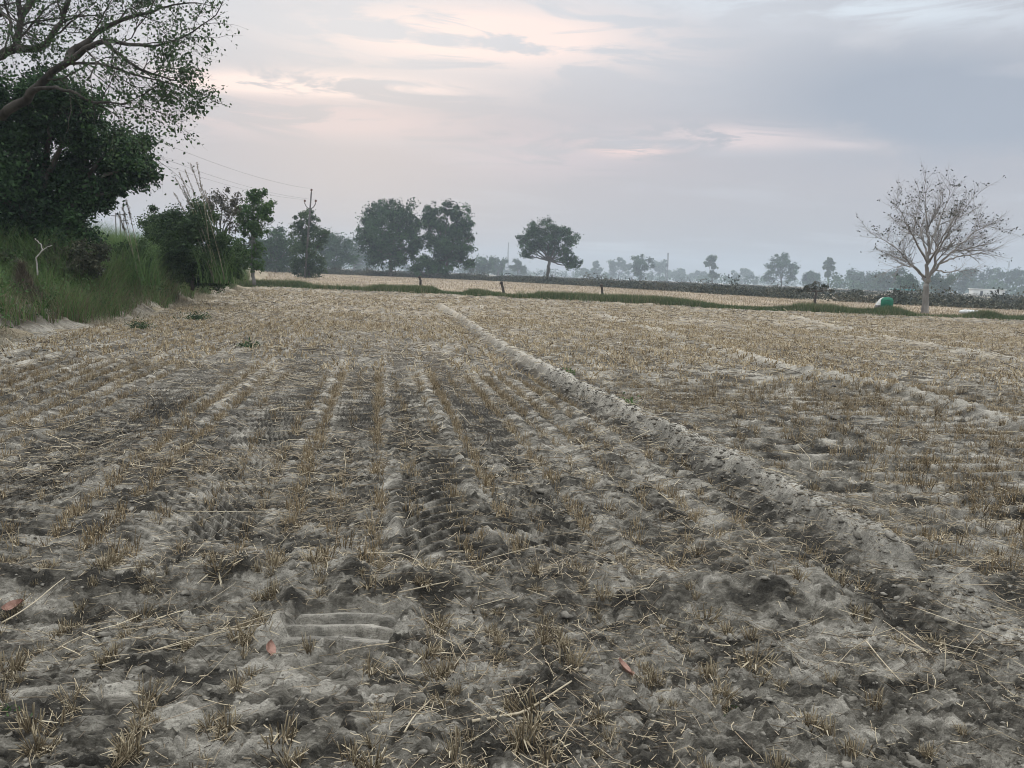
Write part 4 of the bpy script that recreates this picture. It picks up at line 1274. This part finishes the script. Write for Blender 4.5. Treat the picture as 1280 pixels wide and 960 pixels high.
# ------------------------------------------------------------------ grass of the bank and the berm
def make_grass():
    g = np.random.default_rng(61)
    P = np.array(BANK); s = np.r_[0, np.cumsum(np.hypot(*np.diff(P, axis=0).T))]
    def along(q, off):
        x = np.interp(q, s, P[:, 0]); y = np.interp(q, s, P[:, 1])
        dx = np.interp(q + 0.5, s, P[:, 0]) - x; dy = np.interp(q + 0.5, s, P[:, 1]) - y
        l = np.hypot(dx, dy) + 1e-9
        return x - dy / l * off, y + dx / l * off
    # green mass
    n = 230000
    q = g.uniform(9.5, s[-1] - 0.6, n)
    off = g.beta(1.1, 1.6, n) * 6.5 + 0.1
    x, y = along(q, off)
    cl = fbm(x * 0.9, y * 0.9, 3, 63)
    edge_in = 0.20 + 0.75 * sstep(fbm(q * 0.35, q * 0, 3, 64), 0.35, 0.65) * np.clip((24 - q) / 10, 0.25, 1)
    k = (off > edge_in * 0.75) & (g.random(n) < 0.25 + sstep(cl, 0.32, 0.6))
    x, y, off, cl, q = x[k], y[k], off[k], cl[k], q[k]
    z = bank_h(x, y)[0] - 0.03
    h = (0.45 + 0.85 * sstep(cl, 0.3, 0.7)) * g.uniform(0.5, 1.15, len(x)) * np.clip(0.55 + off * 0.35, 0.5, 1.1) * (1 + 0.25 * sstep(y, 16, 26))
    V, Q, kk = blades(np.stack([x, y, z], 1), h, g.uniform(0.010, 0.024, len(x)), g.uniform(0.15, 0.75, len(x)), g, 3)
    dryp = np.where(g.random(len(x)) < np.clip(0.45 - (off - 0.5) * 0.5, 0.07, 0.45), 0.06, g.uniform(0.32, 1.0, len(x)))
    tag(np_obj('bank_grass', V, [Q], M['grass'], var=np.repeat(dryp, kk)), 'thick green grass growing over the raised bank at left', 'grass', kind='stuff')
    n = 420
    q = g.uniform(9.5, s[-1] - 0.6, n); off = g.uniform(0.3, 4.5, n)
    x, y = along(q, off)
    z = bank_h(x, y)[0]
    C, A, S = [], [], []
    for i in range(n):
        k = int(g.integers(25, 70)); r = g.uniform(0.15, 0.42)
        p = g.normal(size=(k, 3)) * np.array([r, r, r * 0.8]) * 0.6
        C.append(p + [x[i], y[i], z[i] + g.uniform(0.15, 0.75)])
        A.append(np.clip(g.uniform(0.1, 0.9) + g.normal(0, 0.15, k), 0, 1)); S.append(g.uniform(0.04, 0.09) * np.ones(k))
    V, Q = leaf_arrays(np.concatenate(C), np.concatenate(S), g, 0.5, 0.2)
    tag(np_obj('bank_weeds', V, [Q], M['leaf_fresh'], var=np.repeat(np.concatenate(A), 4)), 'broad-leaved weeds mixed through the grass of the left bank', 'weeds', kind='stuff')
    # withered grass hanging over the foot
    n = 60000
    q = g.uniform(9.0, s[-1] - 1, n); off = g.normal(0.2, 0.55, n)
    x, y = along(q, off)
    k = g.random(n) < sstep(fbm(x * 0.9, y * 0.9, 3, 66), 0.36, 0.6) * np.where(off > -0.3, 1, 0.25)
    x, y = x[k], y[k]
    z = bank_h(x, y)[0] - 0.02
    h = g.uniform(0.06, 0.30, len(x))
    V, Q, kk = blades(np.stack([x, y, z], 1), h, g.uniform(0.006, 0.014, len(x)), g.uniform(0.4, 1.3, len(x)), g, 2)
    tag(np_obj('withered_grass', V, [Q], M['drygrass'], var=np.repeat(g.uniform(0, 1, len(x)), kk)), 'withered pale grass along the foot of the left bank', 'dry grass', kind='stuff')
    # berm
    E = np.array(EDGE); se = np.r_[0, np.cumsum(np.hypot(*np.diff(E, axis=0).T))]
    n = 150000
    q = g.uniform(0, se[-1], n); off = g.normal(0.7, 0.6, n)
    x = np.interp(q, se, E[:, 0]); y = np.interp(q, se, E[:, 1]) + off + (fbm(q * 0.2, q * 0, 3, 68) - 0.5) * 1.4
    cl = fbm(x * 0.5, y * 0.7, 3, 67)
    tx = at(1160, 392, 41.5)[0]
    gapm = sstep(np.abs(x - tx - 0.4), 1.2, 2.4)
    k = g.random(n) < (0.45 + sstep(cl, 0.30, 0.55)) * (0.10 + 0.90 * gapm)
    x, y, cl, off = x[k], y[k], cl[k], off[k]; gapm = gapm[k]
    z = field_h(x, y)[0] - 0.04
    h = (0.22 + 0.26 * sstep(cl, 0.36, 0.66)) * g.uniform(0.5, 1.2, len(x)) * (0.45 + 0.55 * gapm)
    V, Q, kk = blades(np.stack([x, y, z], 1), h, g.uniform(0.02, 0.045, len(x)), g.uniform(0.1, 0.6, len(x)), g, 2)
    tag(np_obj('berm_grass', V, [Q], M['berm'], var=np.repeat(np.clip(cl * 0.5 + g.uniform(-0.1, 0.75, len(x)), 0, 1), kk)), 'strip of dark green grass on the berm across the far side', 'grass', kind='stuff')
    # upright ripe stubble of the far field
    n = 52000
    a = g.random(n) ** 1.7; j = g.integers(0, FP.shape[1], n)
    i = (a * (FP.shape[0] - 1)).astype(int)
    x = FP[i, j, 0] + g.normal(0, 0.6, n); y = FP[i, j, 1] + g.normal(0, 0.8, n)
    z = np.full(n, 0.06)
    sc = np.hypot(x, y) / 50
    V, Q, kk = blades(np.stack([x, y, z], 1), g.uniform(0.10, 0.24, n), 0.03 * sc, g.uniform(0.1, 0.5, n), g, 1)
    tag(np_obj('ripe_stubble', V, [Q], M['stubble'], var=np.repeat(g.uniform(0.1, 0.65, n), kk)), 'pale ripe stubble standing over the far tan field', 'stubble', kind='stuff')
make_grass()

# --- tall reeds on the bank
def reeds(px, py, D, tops, label, z0, seed):
    g = np.random.default_rng(seed)
    b = at(px, py, D); b[2] = z0
    root = empty('reed_clump', b)
    tag(root, label, 'reeds', 'tall reeds on the bank')
    for tx, ty in tops:
        tp = at(tx, ty, D + g.normal(0, 0.3))
        p0 = b + [g.normal(0, 0.15), g.normal(0, 0.15), 0]
        m1 = p0 * 0.5 + tp * 0.5 + [(tp[0] - p0[0]) * -0.12, 0, 0.1]
        u = np.linspace(0, 1, 9)[:, None]
        Q = p0 * (1 - u) ** 2 + 2 * m1 * u * (1 - u) + tp * u ** 2
        tb = Tubes(); tb.add(Q, np.linspace(0.014, 0.006, 9), 4)
        st = tb.build('stem', M['reed'], root, b)
        # feathery plume over the top fifth
        n = 120
        uu = g.uniform(0.76, 1.0, n)[:, None]
        C = p0 * (1 - uu) ** 2 + 2 * m1 * uu * (1 - uu) + tp * uu ** 2 + g.normal(0, 0.016, (n, 3))
        V, QQ = leaf_arrays(C, g.uniform(0.05, 0.11, n), g, 0.16, -1.5)
        np_obj('plume', V - b, [QQ], M['plume'], st, var=np.repeat(g.uniform(0, 1, n), 4))
    bs = np.stack([b[0] + g.normal(0, 0.3, 160), b[1] + g.normal(0, 0.3, 160), np.full(160, z0)], 1)
    V, Q, kk = blades(bs, g.uniform(0.8, 2.0, 160), np.full(160, 0.02), g.uniform(0.2, 0.9, 160), g, 3)
    np_obj('leaves', V - b, [Q], M['grass'], root, var=np.repeat(g.uniform(0.3, 0.9, 160), kk))
M['reed'] = noise_mat('reed_stem', (0.15, 0.13, 0.09), (0.25, 0.22, 0.15), 5.0, 0.7)
M['plume'] = ramp_mat('reed_plume', [(0.14, 0.12, 0.10), (0.22, 0.195, 0.165), (0.30, 0.27, 0.23)], 0.2, 0.8)
reeds(275, 345, 27.0, [(219, 222), (224, 216), (231, 212), (238, 204), (246, 203), (217, 240), (228, 232), (250, 228), (256, 238)], 'cluster of tall plumed reeds rising above the dark bush', 0.8, 71)
reeds(172, 345, 22.0, [(153, 258), (158, 250), (148, 268)], 'few thin reeds in the gap right of the dark tree', 0.8, 72)

# dead pale branch and a heap of dry brush on the bank
def dead_branch():
    D = 15.5
    P = [at(48, 335, D), at(44, 322, D), at(54, 314, D), at(50, 304, D), at(44, 298, D)]
    P[0] = P[1] + np.array([0.03, 0, -0.35])
    tr = Tree(81)
    Q, rad = tr.limb(P, 0.015, 0.009, 6)
    tr.limb([Q[8], Q[8] + [0.1, 0.05, 0.12], Q[8] + [0.22, 0.05, 0.16]], 0.012, 0.006, 5)
    tr.tb.build('dead_branch', M['deadwood'], None, P[0])
    o = bpy.data.objects['dead_branch']
    tag(o, 'crooked bleached dead branch sticking up from the bank grass', 'branch')
dead_branch()
def brush_heap():
    g = np.random.default_rng(82)
    b = at(28, 345, 15.8); b[2] = float(bank_h(np.array([b[0]]), np.array([b[1]]))[0][0])
    n = 2600
    hh = g.random(n) ** 1.5
    a = g.uniform(0, 6.28, n); rr = 0.42 * (1 - hh) * np.sqrt(g.random(n))
    bs = np.stack([rr * np.cos(a), rr * np.sin(a), hh * 0.75 - 0.05], 1)
    V, Q, kk = blades(bs, g.uniform(0.08, 0.28, n), g.uniform(0.006, 0.014, n), g.uniform(0.3, 1.4, n), g, 2)
    o = np_obj('brush_heap', V, [Q], M['brush'], var=np.repeat(g.uniform(0, 1, n), kk))
    o.location = [float(v) for v in b]
    tag(o, 'pointed heap of brown dry brush on the bank under the dark tree', 'brush heap')
M['brush'] = ramp_mat('dry_brush', [(0.06, 0.05, 0.038), (0.12, 0.10, 0.07), (0.18, 0.15, 0.105)], 0.1, 0.85)
brush_heap()

# ------------------------------------------------------------------ small green weeds in the field
def weed(px, py, size, n, label, mat='leaf_fresh'):
    g = np.random.default_rng(int(px) * 7 + int(py))
    q = gp(px, py)
    z = float(field_h(np.array([q[0]]), np.array([q[1]]))[0][0])
    d = q[1]
    p = g.normal(size=(n, 3)) * np.array([0.5, 0.4, 0.3]) * size; p[:, 2] = np.abs(p[:, 2])
    V, Q = leaf_arrays(p, size * g.uniform(0.22, 0.5, n) * (0.55 if n > 200 else 1), g, 0.4, -0.4)
    o = np_obj('weed', V, [Q], M[mat], var=np.repeat(g.uniform(0, 1, n), 4))
    o.location = (q[0], q[1], z)
    if n > 200:
        o.name = 'weed_patch'; tag(o, label, 'weeds', kind='stuff')
    else:
        tag(o, label, 'weed', 'green weeds in the field')
weed(709, 470, 0.13, 60, 'small green weed on the far part of the long bund')
weed(782, 509, 0.15, 60, 'green weed beside a hollow in the middle of the long bund')
weed(985, 603, 0.06, 36, 'sprig of green leaves on the near crest of the long bund')
weed(915, 893, 0.055, 26, 'tiny green sprout at the bottom right among clods', 'leaf_mid')
weed(6, 905, 0.06, 24, 'tiny green sprout at the bottom left edge')
weed(312, 435, 0.18, 150, 'low green weed in the left field toward the bank', 'leaf_mid')
weed(175, 412, 0.26, 320, 'flat patch of green weed at the foot of the bank', 'leaf_mid')
weed(246, 400, 0.32, 380, 'long green weed patch at the foot of the bank farther on', 'leaf_mid')

# ------------------------------------------------------------------ posts, electric pole, masts
def post(top, bot, D, r, label, z0=0.1):
    a = at(*bot, D); b = at(*top, D)
    a[2] = min(a[2], z0) - 0.2
    tr = Tree(int(top[0]))
    Q, rad = tr.limb([a, (a + b) / 2, b], r, r * 0.85, 7)
    o = tr.tb.build('fence_post', M['post'], None, a)
    # knotted top
    tb = Tubes(); tb.add([b - [0, 0, 0.02], b + [-0.03, 0, 0.05], b + [-0.05, 0.01, 0.10]], [r * 1.25, r * 1.35, r * 0.6], 7)
    tb.build('knot', M['post'], o, a)
    tag(o, label, 'post', 'short posts along the berm')
post((525, 347), (526.5, 360), 56, 0.10, 'short upright dark post, leftmost on the berm')
post((627, 354), (631.5, 368), 52, 0.10, 'dark leaning post with knobbed top on the berm')
post((752, 357), (755, 371), 50, 0.09, 'thin slanted post on the berm right of centre')

def electric_pole(D, top, basepx, label, real_top=None):
    b = at(*basepx, D); b[2] = 0
    t_ = at(*top, D) if real_top is None else np.array(real_top)
    root = empty('electric_pole', b)
    tag(root, label, 'electric pole', 'electric poles of the overhead line')
    d = t_ - b; H = np.linalg.norm(d); d = d / H
    tb = Tubes(); tb.add([b - d * 0.5, b + d * H * 0.5, b + d * (H - 0.35)], [0.13, 0.115, 0.09], 8)
    tb.build('shaft', M['metal'], root, b)
    pts = []
    # upturned bracket with an insulator on each end, its arms square to the line
    c = b + d * (H - 2.35)
    arm = np.array([0.92, -0.38, 0.0])
    U = [c + arm * w + np.array([0, 0, 0.55 * (abs(w) / 0.78) ** 3]) for w in (-0.82, -0.74, -0.55, -0.3, 0, 0.3, 0.55, 0.74, 0.82)]
    tb = Tubes(); tb.add(U, 0.055, 6)
    tb.build('bracket', M['metal'], root, b)
    for q in (U[0] + [0, 0, 0.05], U[-1] + [0, 0, 0.05], b + d * (H - 0.35)):
        tb = Tubes(); tb.add([q, q + d * 0.10, q + d * 0.12, q + d * 0.22, q + d * 0.24, q + d * 0.36], [0.04, 0.05, 0.15, 0.10, 0.15, 0.06], 8)
        tb.build('insulator', M['porcelain'], root, b)
        pts.append(q + d * 0.36)
    # lower stay brackets
    for k in (0.62, 0.56):
        q = b + d * H * k
        tb = Tubes(); tb.add([q - arm * 0.22, q + arm * 0.22], 0.03, 5)
        tb.build('clamp', M['metal'], root, b)
    return pts
pA = electric_pole(96, (389.5, 236), (381, 348), 'dark electric pole with upturned bracket beside the creeper tree')
n0 = at(58, 112, 45)
pB = electric_pole(45, None, (52, 352), 'nearer electric pole hidden behind the dark tree', real_top=n0)
for i, (a, b) in enumerate(zip(pB, pA)):
    u = np.linspace(0, 1, 24)[:, None]
    Q = a * (1 - u) + b * u - np.array([0, 0, 1.0]) * (4 * u * (1 - u) * 0.9)
    tb = Tubes(); tb.add(Q, 0.012, 4)
    o = tb.build('overhead_wire', M['wire'], None, a)
    tag(o, ['lower left overhead wire hung from the bracket of the electric pole', 'lower right overhead wire hung from the bracket of the electric pole', 'topmost overhead wire running to the tip of the electric pole'][i], 'wire', 'wires of the overhead line')
def plain_pole(px, ytop, ybot, D, r, label, name='distant_pole', cat='pole', group='distant poles in the gap', cross=True):
    b = at(px, ybot, D); b[2] = 0; t_ = at(px, ytop, D); t_[0] = b[0]
    root = empty(name, b); tag(root, label, cat, group)
    tb = Tubes(); tb.add([b, (b + t_) / 2, t_], [r, r * 0.8, r * 0.6], 6); tb.build('shaft', M['metal'], root, b)
    if cross:
        tb = Tubes(); tb.add([t_ - [0.7, 0, 0.5], t_ + [0.7, 0, -0.5]], r * 0.6, 5); tb.build('crossarm', M['metal'], root, b)
plain_pole(147, 266, 345, 125, 0.13, 'leftmost distant pole seen in the gap right of the dark tree')
plain_pole(152.5, 264, 345, 128, 0.13, 'middle distant pole seen in the gap right of the dark tree')
plain_pole(157, 272, 345, 135, 0.12, 'rightmost distant pole seen in the gap right of the dark tree')
def mast(px, ytop, D, label):
    b = at(px, 350, D); b[2] = 0; H = at(px, ytop, D)[2]
    root = empty('lattice_mast', b); tag(root, label, 'mast', 'distant masts on the horizon')
    k = 0
    tb = Tubes(); c = [(1, 0.6), (-1, 0.6), (0, -1)]
    for dx, dy in c:
        tb.add([b + [dx * 1.0, dy, 0], b + [dx * 0.35, dy * 0.35, H]], [0.16, 0.12], 4)
    tb.build('leg_frame', M['metal'], root, b)
    tb = Tubes(); n = 14
    for i in range(n):
        u, v = i / n, (i + 1) / n
        for j in range(3):
            (ax, ay), (bx, by) = c[j], c[(j + 1) % 3]
            su, sv = 1 - 0.65 * u, 1 - 0.65 * v
            tb.add([b + [ax * su, ay * su, H * u], b + [bx * sv, by * sv, H * v]], 0.07, 3)
    tb.build('bracing', M['metal'], root, b)
mast(833, 316, 560, 'thin faint lattice mast right of the compact block-shaped tree')
mast(634, 303, 760, 'very faint lattice mast left of the lone forked tree')
mast(1259, 326, 600, 'faint lattice mast near the right edge')

# ------------------------------------------------------------------ green tarpaulin bundle and white sack on the berm
def lathe_blob(name, rings, mat, parent, org, g, k=40, rough=0.03, sq=2.6, fold=0.055):
    """closed lumpy body from (z, rx, ry, cx) rings with a squarish outline"""
    V = []; Q = []
    for z, rx, ry, cx in rings:
        for j in range(k):
            a = 2 * math.pi * j / k
            c, s = math.cos(a), math.sin(a)
            fo = 1 + fold * math.sin(7 * a + 3 * z) + 0.5 * fold * math.sin(13 * a - 5 * z)
            V.append([cx + math.copysign(abs(c) ** (2 / sq), c) * rx * fo, math.copysign(abs(s) ** (2 / sq), s) * ry, z])
    V = np.array(V) + g.normal(0, rough, (len(V), 3)) * np.array([1, 1, 0.6])
    for i in range(len(rings) - 1):
        for j in range(k):
            Q.append([i * k + j, i * k + (j + 1) % k, (i + 1) * k + (j + 1) % k, (i + 1) * k + j])
    top = len(V); V = np.vstack([V, [[rings[-1][3], 0, rings[-1][0] + 0.02]]])
    T = [[(len(rings) - 1) * k + j, (len(rings) - 1) * k + (j + 1) % k, top] for j in range(k)]
    return np_obj(name, V, [np.array(Q), np.array(T)], mat, parent, smooth=True)
def make_tarp():
    g = np.random.default_rng(91)
    b = at(1105, 390, 44.5); b[2] = 0.24
    root = empty('covered_pump', b)
    tag(root, 'green tarpaulin-covered pump with a white flap standing on the berm', 'covered pump')
    lathe_blob('cover', [(0.26, 0.36, 0.28, 0.05), (0.40, 0.38, 0.30, 0.05), (0.58, 0.37, 0.29, 0.06), (0.70, 0.31, 0.24, 0.07), (0.76, 0.18, 0.14, 0.08)], M['tarp'], root, b, g, rough=0.012)
    lathe_blob('skirt', [(-0.1, 0.37, 0.30, 0.04), (0.10, 0.39, 0.31, 0.04), (0.28, 0.37, 0.29, 0.05)], M['tarp_dark'], root, b, g, rough=0.015)
    lathe_blob('flap', [(0.30, 0.13, 0.16, -0.36), (0.42, 0.12, 0.16, -0.34), (0.55, 0.10, 0.14, -0.28), (0.68, 0.07, 0.10, -0.20), (0.74, 0.03, 0.06, -0.16)], M['white'], root, b, g, rough=0.01)
    lathe_blob('crank_case', [(-0.1, 0.12, 0.14, -0.44), (0.12, 0.13, 0.15, -0.43), (0.30, 0.10, 0.12, -0.40)], M['metal'], root, b, g, rough=0.008)
    tb = Tubes()
    for zz, rx, ry in ((0.34, 0.40, 0.315), (0.60, 0.385, 0.30)):
        th = np.linspace(0, 2 * math.pi, 26)
        tb.add(np.stack([0.055 + rx * np.cos(th), ry * np.sin(th), zz + 0.03 * np.sin(2 * th)], 1), 0.011, 5)
    tb.build('rope', M['tarp_dark'], root)
    tb = Tubes(); tb.add([[0.0, 0, 0.70], [0.02, 0, 0.80], [0.16, 0, 0.82], [0.2, 0, 0.76]], 0.03, 6)
    tb.build('handle', M['metal'], root)
    b = at(1209, 395, 45.0); b[2] = 0.36
    o = lathe_blob('sack', [(-0.12, 0.38, 0.16, 0.0), (-0.04, 0.47, 0.20, 0.0), (0.04, 0.44, 0.19, 0.01), (0.10, 0.30, 0.12, 0.03)], M['white'], None, b, g, rough=0.012)
    o.location = [float(v) for v in b]
    tb = Tubes(); tb.add([[0.44, 0, -0.02], [0.52, 0.01, 0.0], [0.58, 0.02, 0.03]], [0.09, 0.05, 0.10], 7)
    tb.build('tied_mouth', M['white'], o)
    tag(o, 'white sack lying flat on the grassy berm right of the bare tree', 'sack')
make_tarp()

# ------------------------------------------------------------------ low buildings far off at right
def box(V, Q, x0, x1, y0, y1, z0, z1):
    n = len(V)
    V += [[x0, y0, z0], [x1, y0, z0], [x1, y1, z0], [x0, y1, z0], [x0, y0, z1], [x1, y0, z1], [x1, y1, z1], [x0, y1, z1]]
    Q += [[n, n + 3, n + 2, n + 1], [n + 4, n + 5, n + 6, n + 7], [n, n + 1, n + 5, n + 4], [n + 1, n + 2, n + 6, n + 5], [n + 2, n + 3, n + 7, n + 6], [n + 3, n, n + 4, n + 7]]
def bx_obj(name, boxes, mat, parent):
    V, Q = [], []
    for b in boxes: box(V, Q, *b)
    return np_obj(name, V, [np.array(Q)], mat, parent)
def shed(px, D, w, h, dep, label, wallm, roofm, name):
    b = at(px, 368, D); b[2] = 0
    root = empty(name, b); tag(root, label, 'shed')
    w2 = w / 2
    bx_obj('wall', [(-w2, w2, 0, dep, 0, h)], wallm, root)
    bx_obj('roof', [(-w2 - 0.4, w2 + 0.4, -0.4, dep + 0.4, h + 0.005, h + 0.28)], roofm, root)
    for k in range(int(w // 4)):
        c = -w2 + 2 + k * 4
        f = bx_obj('window' if k % 3 else 'door', [(c - 0.5, c + 0.5, -0.06, 0.02, 0.9 if k % 3 else 0.02, 2.0)], M['dark'], root)
shed(1238, 300, 11.0, 2.6, 5, 'long whitewashed low shed under the trees at far right', M['whitewash'], M['whitewash'], 'white_shed')
shed(1134, 150, 3.2, 1.3, 3, 'small low shed with teal roof left of the pale trunk', M['concrete'], M['tealroof'], 'teal_roofed_shed')

# ------------------------------------------------------------------ haze
def make_haze():
    V, Q = [], []
    box(V, Q, -1560, 1560, -1480, 1560, -2.0, 46.0)
    mt = bpy.data.materials.new('haze'); mt.use_nodes = True
    nt = mt.node_tree; nt.nodes.clear(); t = NT(nt)
    out = t.n('ShaderNodeOutputMaterial'); pv = t.n('ShaderNodeVolumePrincipled')
    pv.inputs['Color'].default_value = (0.56, 0.645, 0.735, 1)
    pv.inputs['Density'].default_value = 0.00082
    t.link(pv.outputs[0], out.inputs['Volume'])
    o = np_obj('haze', V, [np.array(Q)], mt)
    tag(o, 'pale blue evening haze lying over the fields', 'haze', kind='stuff')
make_haze()
